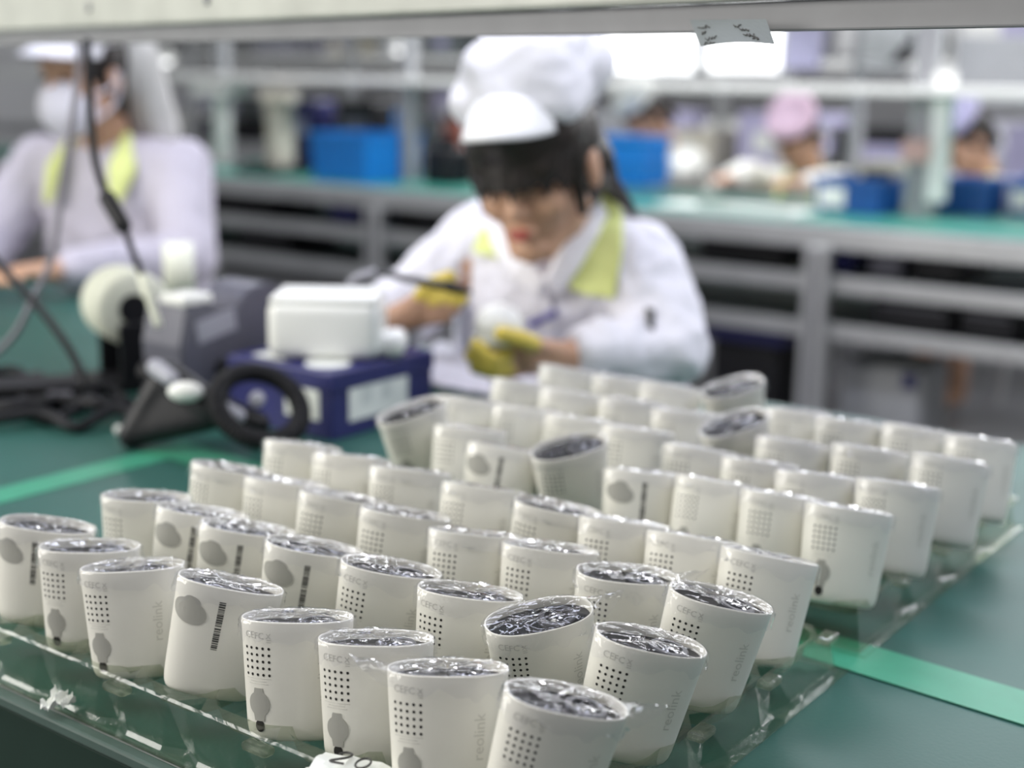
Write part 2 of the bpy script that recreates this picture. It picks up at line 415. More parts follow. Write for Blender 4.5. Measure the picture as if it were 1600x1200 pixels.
def outline_patch(t0, pts, off, thick=.0):
    """star-shaped outline (s,z) about its centroid wrapped on the shell"""
    n = len(pts); cx = sum(p[0] for p in pts) / n; cz = sum(p[1] for p in pts) / n; V = []; F = []
    lv = [(1, 0), (1, off), (.66, off), (.33, off)] if thick else [(1, off), (.66, off), (.33, off)]
    for k, o_ in lv:
        for s, z in pts: V.append(surf(t0, cx + (s - cx) * k, cz + (z - cz) * k, o_))
    V.append(surf(t0, cx, cz, off))
    for r in range(len(lv) - 1):
        for i in range(n): F.append((r * n + i, r * n + (i + 1) % n, (r + 1) * n + (i + 1) % n, (r + 1) * n + i))
    b = (len(lv) - 1) * n
    for i in range(n): F.append((b + i, b + (i + 1) % n, len(V) - 1))
    return pyd(V, F)
def wrap_text(body, size, t0, s0, z0, rot=0, off=.00015, sx=1):
    me = text_mesh(body, size)
    for v in me.vertices:
        x, y = v.co.x * sx, v.co.y
        s = x * cos(rot) - y * sin(rot); z = x * sin(rot) + y * cos(rot)
        v.co = surf(t0, s0 + s, z0 + z, off)
    return me
LT, TT, BT = 232, 300, 268      # label face and wordmark azimuths; the plug and bar code sit on the opposite faces
def holes_mesh():
    V = []; F = []
    for i in range(5):
        for j in range(5):
            s = (i - 2) * .0042; z = .0505 + (j - 2) * .0042; b = len(V)
            for k in range(8):
                a = 2 * pi * k / 8; V.append(surf(LT, s + .00095 * cos(a), z + .00095 * sin(a), .00012))
            F.append(tuple(range(b, b + 8)))
    return pyd(V, F)
def keyhole():
    pts = []
    for k in range(64):
        a = 2 * pi * k / 64; r = .0080; s = r * cos(a); z = r * 1.15 * sin(a)
        if abs(s) < .0036 and z > 0: z = .0118
        if abs(s) < .0042 and z < 0: z = -.0128
        pts.append((s, .0235 + z * .85))
    return outline_patch(LT, pts, .0004, 1)
def ovalplug():
    pts = []
    for k in range(48):
        a = 2 * pi * k / 48; s = .0132 * cos(a); z = .0080 * sin(a)
        if z > 0: z += .0024 * max(0, 1 - (s / .0065) ** 4)
        q = -.22; pts.append((s * cos(q) - z * sin(q), .056 + s * sin(q) + z * cos(q)))
    return outline_patch(LT - 180, pts, .0004, 1)
def port():
    return outline_patch(LT, [(.0036 * cos(2 * pi * k / 14), .0095 + .0040 * sin(2 * pi * k / 14)) for k in range(14)], .0002)
def barcode():
    V = []; F = []; z = .050; rr = random.Random(3)
    for seg_ in ((.034, .048), (.050, .066)):
        z = seg_[0]
        while z < seg_[1]:
            h = rr.choice((.0005, .0008, .0012)); b = len(V)
            V += [surf(BT - 180, -.0022, z, .00012), surf(BT - 180, .0022, z, .00012), surf(BT - 180, .0022, z + h, .00012), surf(BT - 180, -.0022, z + h, .00012)]
            F.append((b, b + 1, b + 2, b + 3)); z += h + rr.choice((.0003, .0004, .0006))
    return pyd(V, F)
def marks():
    bm = bmesh.new()
    for body, size, s0, z0 in (('CE', .0062, -.0052, .0670), ('FC', .0058, .0018, .0667), ('X', .0048, .0082, .0667), ('=', .006, .0085, .0635), ('reolink Argus', .0017, 0, .0445), ('Made in China', .0015, -.0008, .0425)):
        if body.startswith(('reolink', 'Made')): continue
        me = wrap_text(body, size, LT, s0, z0); bm.from_mesh(me); bpy.data.meshes.remove(me)
    for z0, wdt in ((.0395, .019), (.0378, .012), (.0361, .015)):
        me = outline_patch(LT, [(-wdt / 2, z0), (wdt / 2, z0), (wdt / 2, z0 + .0004), (-wdt / 2, z0 + .0004)], .0001); bm.from_mesh(me); bpy.data.meshes.remove(me)
    return bm_done(bm)
def film_mesh(seed, tail):
    rr = random.Random(seed); SEG = 72; V = []; F = []; off = Vector((rr.uniform(-50, 50), rr.uniform(-50, 50), rr.uniform(-50, 50)))
    radii = [.12, .26, .40, .54, .68, .80, .90, .97, 1.015]
    tang = rr.choice((0, pi)) if tail else None
    def ridge(p): return 1 - 2 * abs(noise.noise(p))
    dirr = rr.uniform(0, pi); cd_, sd_ = cos(dirr), sin(dirr)
    for r in radii:
        for i in range(SEG):
            t = 2 * pi * i / SEG; x, y = prof(t); X, Y = x * HA * r, y * HB * r
            a, b = X * cd_ + Y * sd_, -X * sd_ + Y * cd_
            q = Vector((a * 55, b * 170, 0)) + off
            k = ridge(q) + .5 * ridge(q * 2.1 + Vector((5, 1, 7)))
            env = 1 - r ** 6
            V.append((X, Y, HH + .0004 + env * (.0005 + .0021 * k) - .0014 * (1 - r * r)))
    for n_, (r, dz) in enumerate(((1.035, -.0012), (1.04, -.004), (1.045, -.0075), (1.05, -.011))):
        for i in range(SEG):
            t = 2 * pi * i / SEG; x, y = prof(t); q = Vector((cos(t) * 3, sin(t) * 3, n_ * .8)) + off
            wob = 1 + .03 * noise.noise(q * 3); d = dz * (1 + .7 * noise.noise(q * 1.3))
            rx = r * wob; ex = 0; ez = 0
            if tang is not None:
                dt = abs((t - tang + pi) % (2 * pi) - pi)
                if dt < .6: k = (1 - dt / .6) ** 1.5; ex = .020 * k * (n_ + 1) / 4 * cos(tang); ez = -dz * k * 1.3 + .004 * k
            V.append((x * (HA + .0005) * rx + ex, y * (HB + .0005) * rx, HH + d + ez))
    V.append((0, 0, HH)); nr = len(radii) + 4
    for r in range(nr - 1):
        for i in range(SEG): F.append((r * SEG + i, r * SEG + (i + 1) % SEG, (r + 1) * SEG + (i + 1) % SEG, (r + 1) * SEG + i))
    for i in range(SEG): F.append((len(V) - 1, i, (i + 1) % SEG))
    return pyd(V, F)
def setm(me, m_): me.materials.clear(); me.materials.append(m_); return me
Mlens = Matrix.Translation((.012, 0, HH - .0068))
PARTS = [('shell', setm(shell_mesh(), SHELL)), ('front_panel', setm(panel_mesh(), DARK)),
         ('speaker_holes', setm(holes_mesh(), HOLE)), ('rubber_plug', setm(keyhole(), PLUG)), ('reset_port', setm(port(), HOLE)),
         ('oval_plug', setm(ovalplug(), PLUG)), ('bar_code', setm(barcode(), INK)),
         ('wordmark', setm(wrap_text('reolink', .0098, TT, 0, .040, pi / 2), TEXTM)), ('approval_marks', setm(marks(), PRINT)),
         ('lens_ring', setm(lathe([(.0125, 0), (.0125, .0035), (.0115, .0042), (.0085, .0042), (.0078, .002), (.0078, 0)], 32, Mlens), LENSRING)),
         ('lens', setm(lathe([(.0078, .001), (.0065, .0026), (.0045, .0036), (.002, .0042), (.0004, .0044)], 24, Mlens), LENS))]
FILMS = [setm(film_mesh(11 + k, k >= 6), FILM) for k in range(9)]
for f in FILMS: f.polygons.foreach_set('use_smooth', [True] * len(f.polygons))
ORD = ['first', 'second', 'third', 'fourth', 'fifth', 'sixth', 'seventh', 'eighth']
PIX = {0: [(75, 822), (140, 852), (207, 885), (362, 916), (467, 962), (586, 995), (700, 1042), (886, 1098)],
       1: [(228, 775), (318, 803), (388, 828), (492, 858), (612, 890), (735, 926), (842, 966), (1018, 1005)],
       2: [(365, 735), (447, 755), (537, 780), (634, 805), (747, 836), (857, 857), (980, 897), (1127, 938)],
       3: [(474, 697), (550, 715), (642, 737), (757, 765), (877, 796), (976, 818), (1080, 842), (1203, 873)],
       4: [(642, 660), (735, 672), (800, 705), (878, 716), (1022, 742), (1118, 757), (1212, 775), (1325, 798)],
       5: [None, None, None, None, (1095, 705), (1190, 725), (1285, 745), (1392, 758)],
       6: [None, None, None, None, (1145, 680), (1245, 695), (1355, 705), (1486, 722)],
       7: [None, None, None, None, (1248, 645), (1333, 662), (1430, 673), (1533, 690)]}
LEAN = {(0, 0): 7, (0, 1): 1, (0, 2): -3, (0, 3): 12, (0, 4): 0, (0, 5): 0, (0, 6): 0, (0, 7): 14, (1, 6): -6, (1, 7): 13, (2, 7): 13, (3, 7): 11, (4, 7): 8, (1, 0): 2, (1, 1): 9, (1, 2): 9, (1, 3): 10, (1, 5): 5, (4, 0): -12, (4, 3): -8, (6, 4): -12, (7, 3): -10, (5, 7): 8, (6, 7): 10, (7, 7): 8}
YAW = {(0, 0): 0, (0, 1): 6, (0, 2): 4, (0, 3): 6, (0, 4): 0, (0, 5): 0, (0, 6): 2, (0, 7): 10, (1, 6): 14, (1, 7): 7, (2, 7): 4, (3, 7): 2, (4, 7): 4,
       (1, 1): 2, (1, 2): 4, (1, 3): 4, (2, 6): 4, (4, 0): 22, (4, 3): 16, (4, 4): 4, (6, 4): 18, (7, 3): 16}
FLIP = {(0, 0), (0, 3), (1, 1), (1, 2), (1, 3), (4, 2), (4, 4)}
TOW = {(1, 6): 9, (4, 0): 12, (4, 3): 14, (6, 4): 14, (7, 3): 14, (0, 7): 0, (1, 7): 0, (2, 7): 0, (2, 6): 0, (3, 4): -3, (0, 4): -9, (0, 5): -8, (0, 6): -9, (0, 1): -4, (0, 2): -7}
HGRP = 'film-wrapped camera housings in the blister trays'
TOPZ = ZT + .433 - .335
def rowname(j): return 'front row' if j == 0 else ('rearmost row' if j == 7 else ORD[j] + ' row from front')
def colname(i): return ('leftmost' if i == 0 else ('rightmost' if i == 7 else ORD[i] + ' from left'))
rnd = random.Random(21)
POS = {}
for j in range(8):
    for i in range(8):
        pix = PIX[j][i]; vv = j * DV + (GAP if j > 3 else 0)
        POS[j, i] = [onz(pix[0], pix[1], TOPZ) if pix else T(i * DU + rnd.uniform(-.003, .003), vv + rnd.uniform(-.005, .005), 0),
                     YAW.get((j, i), rnd.uniform(-8, 7))]
for it in range(60):            # housings touch but never run into each other
    for a in POS:
        for b in POS:
            if b <= a: continue
            d = POS[b][0] - POS[a][0]; d.z = 0
            if d.length > .085: continue
            y_ = radians((POS[a][1] + POS[b][1]) / 2); dx = d.x * cos(y_) + d.y * sin(y_); dy = -d.x * sin(y_) + d.y * cos(y_)
            q = (abs(dx / (2.09 * HA)) ** 2.3 + abs(dy / (2.12 * HB)) ** 2.3) ** (1 / 2.3)
            if q < 1:
                s_ = d * ((1 / max(q, .3) - 1) * .3); POS[b][0] = POS[b][0] + s_; POS[a][0] = POS[a][0] - s_
for j in range(8):
    for i in range(8):
        p, yaw = POS[j, i]
        lean = LEAN.get((j, i), 8 + rnd.uniform(-3, 2.5)); tow = TOW.get((j, i), rnd.uniform(-8, -3) if j < 2 else (rnd.uniform(-20, -14) if j > 2 else rnd.uniform(-14, -7)))
        flip = (j, i) in FLIP
        Rm = Matrix.Rotation(radians(lean), 3, 'Y') @ Matrix.Rotation(radians(tow), 3, 'X') @ Matrix.Rotation(radians(yaw + (180 if flip else 0)), 3, 'Z')
        top = Rm @ Vector((0, 0, HH))
        lift = HA * .85 * abs(sin(radians(lean))) * .8 + HB * abs(sin(radians(tow))) * .6 + WELL_Z + .001
        base = Vector((p.x - top.x, p.y - top.y, ZT + lift))
        if (j, i) in ((4, 0), (4, 3), (6, 4), (7, 3)): base.z += .010
        look = 'with grey oval plug' if flip else ('leaning right' if lean > 9 else ('tipped lens-up' if tow > 6 else 'with film top'))
        root = bpy.data.objects.new('camera_housing', None); C.objects.link(root); root.empty_display_size = .03
        root.matrix_world = Matrix.Translation(base) @ Rm.to_4x4()
        tag(root, 'white camera housing %s, %s in the %s' % (look, colname(i), rowname(j)), 'camera housing', HGRP)
        for nm, me in PARTS:
            o = bpy.data.objects.new(nm, me); C.objects.link(o); o.parent = root
            if nm in ('speaker_holes', 'approval_marks', 'bar_code'): o['kind'] = 'stuff'
        k = rnd.randrange(6)
        if (j, i) in ((0, 6), (1, 6), (0, 7), (2, 6)): k = 6 + (i + j) % 3
        o = bpy.data.objects.new('film_cover', FILMS[k]); C.objects.link(o); o.parent = root
# torn tissue and paper tag at the front of the trays
def crumple(w_, h_, n, amp, seed, cut=None):
    V = []; F = []; off = Vector((seed * 3.1, seed * 1.7, 0)); idx = {}
    for i in range(n + 1):
        for j in range(n + 1):
            x, y = (i / n - .5), (j / n - .5)
            if cut and not cut(x, y): continue
            idx[i, j] = len(V); q = Vector((x * 3, y * 3, 0)) + off
            V.append(Vector((x * w_, y * h_, amp * (abs(noise.noise(q)) * 2 + .5 * abs(noise.noise(q * 2.7))))))
    for i in range(n):
        for j in range(n):
            k = [(i, j), (i + 1, j), (i + 1, j + 1), (i, j + 1)]
            if all(q in idx for q in k): F.append(tuple(idx[q] for q in k))
    me = pyd(V, F); bm = bmesh.new(); bm.from_mesh(me); bpy.data.meshes.remove(me)
    bmesh.ops.solidify(bm, geom=bm.faces[:], thickness=.0003); return bm_done(bm)
p = onz(95, 1098, ZT + .008)
me = crumple(.026, .020, 16, .010, 4, lambda x, y: x + y * .5 < .33 and y < .32 + .5 * x and y > -.42 + .3 * x)
me.transform(Matrix.Rotation(.3, 4, 'Z')); tag(link('tissue_scrap', me, PAPER, loc=(p.x, p.y, ZT + .006)), 'torn white tissue scrap on the tray edge at lower left', 'tissue')
tgp = onz(548, 1208, ZT + .040)
tg = thing('paper_tag', 'pale paper tag with handwritten dark numerals on the front tray rim', 'tag', tuple(tgp), RZ + .25)
me = crumple(.05, .03, 8, .002, 9); link('tag_sheet', me, PAPER, tg)
def stroke(pts, r=.0007): return tube(spline([Vector(q) for q in pts], 6), r, 6)
two = [(-.012, .008, .0055), (-.009, .0115, .0055), (-.0045, .0105, .0055), (-.006, .006, .0055), (-.013, -.001, .0055), (-.004, -.001, .0055)]
zero = [(.006 + .004 * cos(a * .7 + 1.6), .004 + .006 * sin(a * .7 + 1.6), .0055) for a in range(10)]
link('numeral', stroke(two), INK, tg); link('numeral', stroke(zero), INK, tg)
# ------------------------------------------------------------------ overhead shelf beam
def Mline(p, rz=RZ): return Matrix.Translation(Vector(p)) @ Matrix.Rotation(rz, 4, 'Z')
bz = CAM.z + .031
bp_ = onz(1145, 50, bz)
BRZ = TH - .25
bm0 = thing('shelf_beam', 'long pale metal shelf beam across the top above the worktable', 'beam', tuple(bp_), BRZ)
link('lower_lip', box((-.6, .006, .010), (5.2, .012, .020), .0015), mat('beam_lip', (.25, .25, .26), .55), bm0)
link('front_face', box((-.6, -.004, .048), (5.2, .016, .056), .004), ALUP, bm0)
link('upper_lip', box((-.6, .012, .084), (5.2, .030, .014), .002), ALU, bm0)
link('shelf_board', box((-.6, .07, .088), (5.2, .09, .010), .001), ALUP, bm0)
for k in range(5): link('rivet', lathe([(.006, 0), (.006, .002), (.003, .0035)], 12, Matrix.Translation((-1.1 + k * .33, -.012, .045)) @ Matrix.Rotation(pi / 2, 4, 'X')), ALUD, bm0)
for uu in (-2.4, 1.6):
    link('upright', box((uu, .05, (ZT - bz + .08) / 2 + .02), (.04, .04, abs(bz - ZT) + .06), .002), ALU, bm0)
# card clipped under the beam
dC = (bp_ - CAM).dot(_fw)
c0, c1, c2, c3 = at(1078, 31, dC + .010), at(1197, 30, dC - .052), at(1210, 68, dC - .075), at(1094, 72, dC - .015)
cd0 = thing('handwritten_card', 'small grey card with scribbled notes hanging from the beam', 'card', tuple((c0 + c1) / 2))
V = []; n = 10
for i in range(n + 1):
    for j in range(5):
        a, b = i / n, j / 4; q = (c0 * (1 - a) + c1 * a) * (1 - b) + (c3 * (1 - a) + c2 * a) * b
        V.append(q + Vector((0, -.004, .002)) * sin(pi * a) * b)
me = pyd(V, [(i * 5 + j, i * 5 + j + 1, (i + 1) * 5 + j + 1, (i + 1) * 5 + j) for i in range(n) for j in range(4)])
bmx = bmesh.new(); bmx.from_mesh(me); bmesh.ops.solidify(bmx, geom=bmx.faces[:], thickness=.0004); me = bm_done(bmx)
link('card_sheet', me, CARDM, cd0, world=True)
rr = random.Random(5)
def cardpt(a, b): return (c0 * (1 - a) + c1 * a) * (1 - b) + (c3 * (1 - a) + c2 * a) * b + Vector((0, -.004, .002)) * sin(pi * a) * b - _fw * .0012
for a0_, b0_, wd in ((.06, .3, .16), (.08, .55, .06), (.1, .78, .16), (.06, .95, .14), (.55, .3, .1), (.6, .5, .12), (.62, .72, .14), (.72, .85, .08)):
    pts = [cardpt(a0_ + wd * k / 8, min(1, b0_ + rr.uniform(-.07, .07))) for k in range(9)]
    link('scribble', tube(spline(pts, 3), .00035, 5), INK, cd0, world=True)
# ------------------------------------------------------------------ cluster at left on the table
f0 = onz(520, 690, ZT)
nb = thing('navy_box', 'navy blue cardboard box with white labels carrying the white block', 'box', tuple(f0), RZ)
BW, BD, BH = .178, .185, .083
link('box_body', box((-BW / 2, BD / 2, BH / 2 - .008), (BW, BD, BH - .016), .0015), NAVY, nb)
link('box_lid', box((-BW / 2, BD / 2, BH - .012), (BW + .004, BD + .004, .024), .002), NAVY, nb)
link('label_sheet', box((-.050, -.0008, .042), (.058, .0008, .040), 0), PAPER, nb)
link('label_sheet', box((.0008, .082, .044), (.0008, .108, .050), 0), PAPER, nb)
for q in ((.0014, .06, .05), (.0014, .095, .05)): link('label_figure', box(q, (.0006, .022, .028), .0002), mat('faint_print', (.62, .65, .63), .6), nb)
link('label_sheet', lathe([(.028, 0), (.028, .0008)], 28, Matrix.Translation((-.045, .04, BH + .0002))), PAPER, nb)
link('label_sheet', box((-.125, .035, BH + .0006), (.055, .040, .0008), 0), PAPER, nb)
def rbox(sx, sy, sz, bev, c=(0, 0, 0)):
    me = box(c, (sx, sy, sz), bev, seg=5); me.polygons.foreach_set('use_smooth', [True] * len(me.polygons)); return me
wbp = at(488, 552, 1.72); wbp.z = ZT + BH + .001
wb = thing('white_adapter_block', 'rounded white plastic block standing on the navy box', 'block', tuple(wbp + VX * .03), RZ + .62)
link('block_body', rbox(.140, .105, .074, .017, (0, 0, .038)), WHITEP, wb)
link('block_lid', rbox(.132, .097, .012, .005, (0, 0, .0735)), WHITEP, wb)
link('side_tab', rbox(.040, .06, .03, .012, (.078, .0, .016)), WHITEP, wb)
# grey tape dispenser: tall rounded side plates, slot, roller and label
dp = f0 + UX * -.268 + VX * -.02
td = thing('tape_dispenser', 'grey plastic benchtop tape dispenser with a pale label on its side', 'tape dispenser', tuple(dp), RZ + pi / 2)
def dprof(s=1):
    pts = [(-.01, 0), (.180, 0), (.188, .05), (.188, .11)]
    for k in range(9): a = k / 8 * pi; pts.append((.132 + .056 * cos(a), .11 + .046 * sin(a)))
    pts += [(.03, .146), (-.002, .140), (-.014, .09)]
    return pts
link('housing', prism(dprof(), .072), GREYP, td)
for sgn in (-1, 1):
    o = link('side_plate', prism([(x * .96 + .003, z * .97 + .001) for x, z in dprof()], .004, Matrix.Translation((0, sgn * .038, 0))), GREYP, td)
link('label_plate', box((.046, -.0406, .108), (.066, .0008, .030), .0003, M=Matrix.Translation((.03, 0, .1)) @ Matrix.Rotation(-.18, 4, 'Y') @ Matrix.Translation((-.03, 0, -.1))), GREYL, td)
link('top_cap', rbox(.05, .05, .014, .005, (.020, -.012, .146)), WHITEP, td)
link('feed_roller', lathe([(.014, -.03), (.016, -.026), (.016, .026), (.014, .03)], 20, Matrix.Translation((-.016, 0, .05)) @ Matrix.Rotation(pi / 2, 4, 'X')), BLACK, td)
link('knob', lathe([(.011, 0), (.011, .01), (.008, .013)], 20, Matrix.Translation((.05, -.041, .055)) @ Matrix.Rotation(pi / 2, 4, 'X')), BLACK, td)
link('button', lathe([(.008, 0), (.008, .004)], 16, Matrix.Translation((.145, -.041, .12)) @ Matrix.Rotation(pi / 2, 4, 'X')), GREYL, td)
# roll of white material behind it on a small holder
rp = onz(186, 612, ZT)
rl = thing('label_roll', 'thick cream roll with a dark core on a stand behind the dispenser', 'roll', tuple(rp + Vector((.0, .05, 0))), -1.0)
Mr = Matrix.Translation((0, 0, .112)) @ Matrix.Rotation(pi / 2, 4, 'Y')
link('roll', lathe([(.020, -.038), (.046, -.040), (.052, -.034), (.052, .034), (.046, .040), (.020, .038)], 40, Mr), CREAM, rl, smooth=True)
link('core', lathe([(.012, -.041), (.0205, -.0415), (.0205, .0415), (.012, .041)], 28, Mr), BLACK, rl)
link('stand', boxes([((0, 0, .006), (.11, .09, .012)), ((-.05, 0, .05), (.008, .05, .09)), ((.05, 0, .05), (.008, .05, .09))], .002), BLACK, rl)
rk = lathe([(.017, -.006), (.02, 0), (.017, .006)], 20, Matrix.Translation((-.058, 0, .075)) @ Matrix.Rotation(pi / 2, 4, 'Y')); link('side_knob', rk, WHITEP, rl)
sp = onz(300, 560, ZT)
sr_ = thing('spare_roll', 'second pale roll standing half hidden behind the grey dispenser', 'roll', tuple(sp + Vector((-.02, .02, 0))), RZ + .9)
Mr2 = Matrix.Translation((0, 0, .13)) @ Matrix.Rotation(pi / 2, 4, 'Y')
link('roll', lathe([(.018, -.02), (.044, -.022), (.046, -.018), (.046, .018), (.044, .022), (.018, .02)], 36, Mr2), CREAM, sr_, smooth=True)
link('stand', boxes([((0, 0, .005), (.07, .09, .010)), ((0, 0, .05), (.05, .012, .09))], .002), BLACK, sr_)
# black handheld driver lying in front
hp = onz(300, 672, ZT)
hd = thing('handheld_tool', 'black handheld tool with a white button lying before the dispenser', 'tool', tuple(hp))
pA, pB, pC, pD = at(205, 662, 1.60), at(262, 590, 1.60), at(330, 636, 1.575), at(405, 662, 1.56)
pA.z = ZT + .016
link('handle', fuse([('cap', pA, pB, .017, .021), ('cap', pB, pC, .021, .019), ('cap', pC, pD, .019, .014), ('hull', [(pA, .016), (pC - Vector((0, 0, .012)), .016), (pB, .018)])], .004, 3), BLACK, hd, world=True)
link('white_button', fuse([('ell', at(290, 612, 1.55), (.021, .012, .012))], .003, 2), WHITEP, hd, world=True)
link('grey_collar', fuse([('cap', at(243, 574, 1.585), at(268, 592, 1.57), .011, .010)], .003, 2), GREYL, hd, world=True); link('grey_tip', fuse([('cap', at(352, 640, 1.55), at(372, 650, 1.55), .010, .010)], .003, 2), GREYL, hd, world=True)
q = onz(220, 668, ZT + .004)
link('foot_pad', box((q.x, q.y - .02, ZT + .006), (.052, .012, .010), .003), PAPER, hd, world=True)
q = onz(402, 690, ZT); link('support_peg', tube([Vector((q.x, q.y, ZT + .001)), pD], .008, 10), BLACK, hd, world=True)
# coiled cord leaning on the navy box
cc = at(405, 634, 1.56); ex = (at(470, 640, 1.58) - cc); ey = (at(400, 582, 1.60) - cc)
path = []
for k in range(1100):
    a = 2 * pi * k / 1100; b = a * 58
    c_ = cc + ex * cos(a) + ey * sin(a); ou = (ex * cos(a) + ey * sin(a)).normalized(); nn = ex.cross(ey).normalized()
    path.append(c_ + (ou * cos(b) + nn * sin(b)) * .0085)
for q in path: q.z = max(q.z, ZT + .004)
co = tag(link('coiled_cord', tube(path, .0034, 6), BLACKR, loc=(cc.x, cc.y, ZT), world=True, smooth=True), 'black spiral coiled cord looped in front of the navy box', 'cord')
q = at(403, 622, 1.575); tag(link('cord_plug', lathe([(.004, 0), (.009, .002), (.009, .012), (.006, .016)], 16, Matrix.Rotation(pi / 2, 4, 'X')), GREYL, loc=(q.x, q.y, q.z)), 'small grey plug end inside the black coiled cord', 'plug')
# black cable tangle at far left
CT = [([(-60, 600), (20, 592), (70, 612), (130, 600), (200, 630)], .008, 'black cable lying uppermost in the tangle at left'),
      ([(-60, 640), (30, 650), (90, 628), (150, 645), (230, 640)], .010, 'thick black cable across the middle of the left tangle'),
      ([(-60, 668), (60, 660), (120, 668), (180, 655), (240, 662)], .007, 'black cable nearest the camera in the left tangle'),
      ([(60, 585), (30, 620), (70, 655), (140, 640), (120, 600)], .007, 'black cable loop curled within the left tangle')]
for pts, r_, lb in CT:
    P = [onz(x, y, ZT + r_ + .001) + Vector((0, 0, .012 * (k % 2))) for k, (x, y) in enumerate(pts)]
    tag(link('power_cable', tube(spline(P, 8), r_, 8), BLACKR, loc=(P[0].x, P[0].y, ZT), world=True, smooth=True), lb, 'cable', 'black cables at left')
q = onz(70, 632, ZT); tb2 = thing('power_adapter', 'black power brick among the cables at the left edge', 'adapter', tuple(q), .3)
link('brick', rbox(.15, .06, .034, .008, (0, 0, .018)), BLACK, tb2); link('rating_label', box((.02, -.0305, .018), (.03, .0006, .012), 0), GREYL, tb2)
# hanging cables
def hang(pts, r_, m_, name, lb, cat='cable'):
    P = [at(*q) for q in pts]; return tag(link(name, tube(spline(P, 8), r_, 8), m_, loc=tuple(P[0]), world=True, smooth=True), lb, cat)
h1 = thing('hanging_cable', 'black cable with inline connector hanging from the beam before the masked worker', 'cable', tuple(at(136, 60, 1.72)))
link('cord', tube(spline([at(*q) for q in ((137, 64, 1.74), (138, 100, 1.72), (141, 180, 1.72), (150, 255, 1.71), (166, 305, 1.7))], 8), .0052, 8), BLACKR, h1, world=True, smooth=True)
link('connector', fuse([('cap', at(168, 310, 1.7), at(192, 352, 1.69), .0115, .011)], .003, 2), BLACK, h1, world=True)
link('lower_cord', tube(spline([at(*q) for q in ((192, 352, 1.69), (208, 395, 1.69), (222, 432, 1.69))], 8), .0042, 8), BLACKR, h1, world=True, smooth=True)
link('cream_tip', tube(spline([at(*q) for q in ((222, 432, 1.69), (233, 465, 1.68), (248, 510, 1.68))], 6), [.007] * 6 + [.0055] * 7, 8), CREAM, h1, world=True, smooth=True)
hang([(124, 66, 1.9), (121, 130, 1.9), (106, 230, 1.88), (92, 330, 1.86), (82, 400, 1.85), (50, 470, 1.83), (25, 520, 1.83), (-10, 556, 1.84)], .0048, mat('grey_cable', (.20, .19, .22), .5), 'hanging_cable', 'grey cable drooping past the masked worker to the table')
hang([(-30, 380, 1.78), (20, 436, 1.74), (60, 480, 1.72), (98, 530, 1.70), (122, 572, 1.69), (132, 606, 1.68)], .0052, BLACKR, 'hanging_cable', 'black cable slanting down from the left edge to the roll stand')
# white sheets on the table before the woman
q = onz(790, 592, ZT)
me = crumple(.42, .22, 26, .012, 2); me.transform(Matrix.Rotation(RZ, 4, 'Z'))
tag(link('packing_sheet', me, mat('white_sheet', (.84, .83, .88), .6), loc=(q.x, q.y, ZT + .001)), 'crumpled white packing sheet on the table behind the trays', 'sheet')
# ================================================================== PEOPLE
def head_prims(X, s=1):
    """head in a local frame (x her left, y forward, z up); X is the 4x4 head matrix"""
    e = lambda c, r: ('ell', c, r, X)
    P = [e((0, -.012, .035), (.074, .093, .085)), e((0, .028, -.03), (.058, .060, .080)), e((0, .062, -.096), (.026, .024, .022)),
         e((.034, .064, -.032), (.026, .022, .026)), e((-.034, .064, -.032), (.026, .022, .026)),
         e((0, .060, .03), (.055, .030, .04)), e((.078, -.008, -.008), (.009, .019, .030)), e((-.078, -.008, -.008), (.009, .019, .030)),
         e((0, .088, -.066), (.022, .010, .012)), e((.010, .093, -.036), (.010, .009, .008)), e((-.010, .093, -.036), (.010, .009, .008))]
    P.append(('cap', X @ Vector((0, .088, .004)), X @ Vector((0, .104, -.034)), .008, .0115))
    for sg in (-1, 1): P.append(('cap', X @ Vector((sg * .05, 0, -.055)), X @ Vector((sg * .02, .058, -.1)), .020, .015))
    return P
def frame(o, F, U):
    F = F.normalized(); L = F.cross(U).normalized() * -1     # her left
    L = U.cross(F).normalized() * -1
    U2 = L.cross(F).normalized()
    return o, F, L, U2
def headM(o, F, Uh, s=1):
    F = F.normalized(); R_ = F.cross(Uh).normalized(); L = -R_; U2 = R_.cross(F).normalized()
    M_ = Matrix(((L.x, F.x, U2.x, o.x), (L.y, F.y, U2.y, o.y), (L.z, F.z, U2.z, o.z), (0, 0, 0, 1)))
    return M_ @ Matrix.Diagonal((-1, 1, 1, 1)) @ Matrix.Diagonal((s, s, s, 1)) if False else M_ @ Matrix.Diagonal((s, s, s, 1))
def visor_mesh(X, w_=.088, d0=.075, d1=.150, z0=.062, drop=.020):
    V = []; F = []; nu, nv = 18, 6
    for i in range(nu + 1):
        a = (i / nu - .5) * pi * .92
        for j in range(nv + 1):
            t = j / nv; r = 1
            x = sin(a) * (w_ + .002 * t); y0 = cos(a) * d0 + .01; y1 = cos(a) ** .7 * d1 if cos(a) > 0 else 0
            y = y0 * (1 - t) + max(y0 + .002, y1) * t
            V.append(X @ Vector((x, y, z0 - drop * t - .018 * abs(sin(a)) ** 2)))
    for i in range(nu):
        for j in range(nv): F.append((i * (nv + 1) + j, i * (nv + 1) + j + 1, (i + 1) * (nv + 1) + j + 1, (i + 1) * (nv + 1) + j))
    me = pyd(V, F); b = bmesh.new(); b.from_mesh(me); bpy.data.meshes.remove(me); bmesh.ops.solidify(b, geom=b.faces[:], thickness=.0035)
    me = bm_done(b); me.polygons.foreach_set('use_smooth', [True] * len(me.polygons)); return me
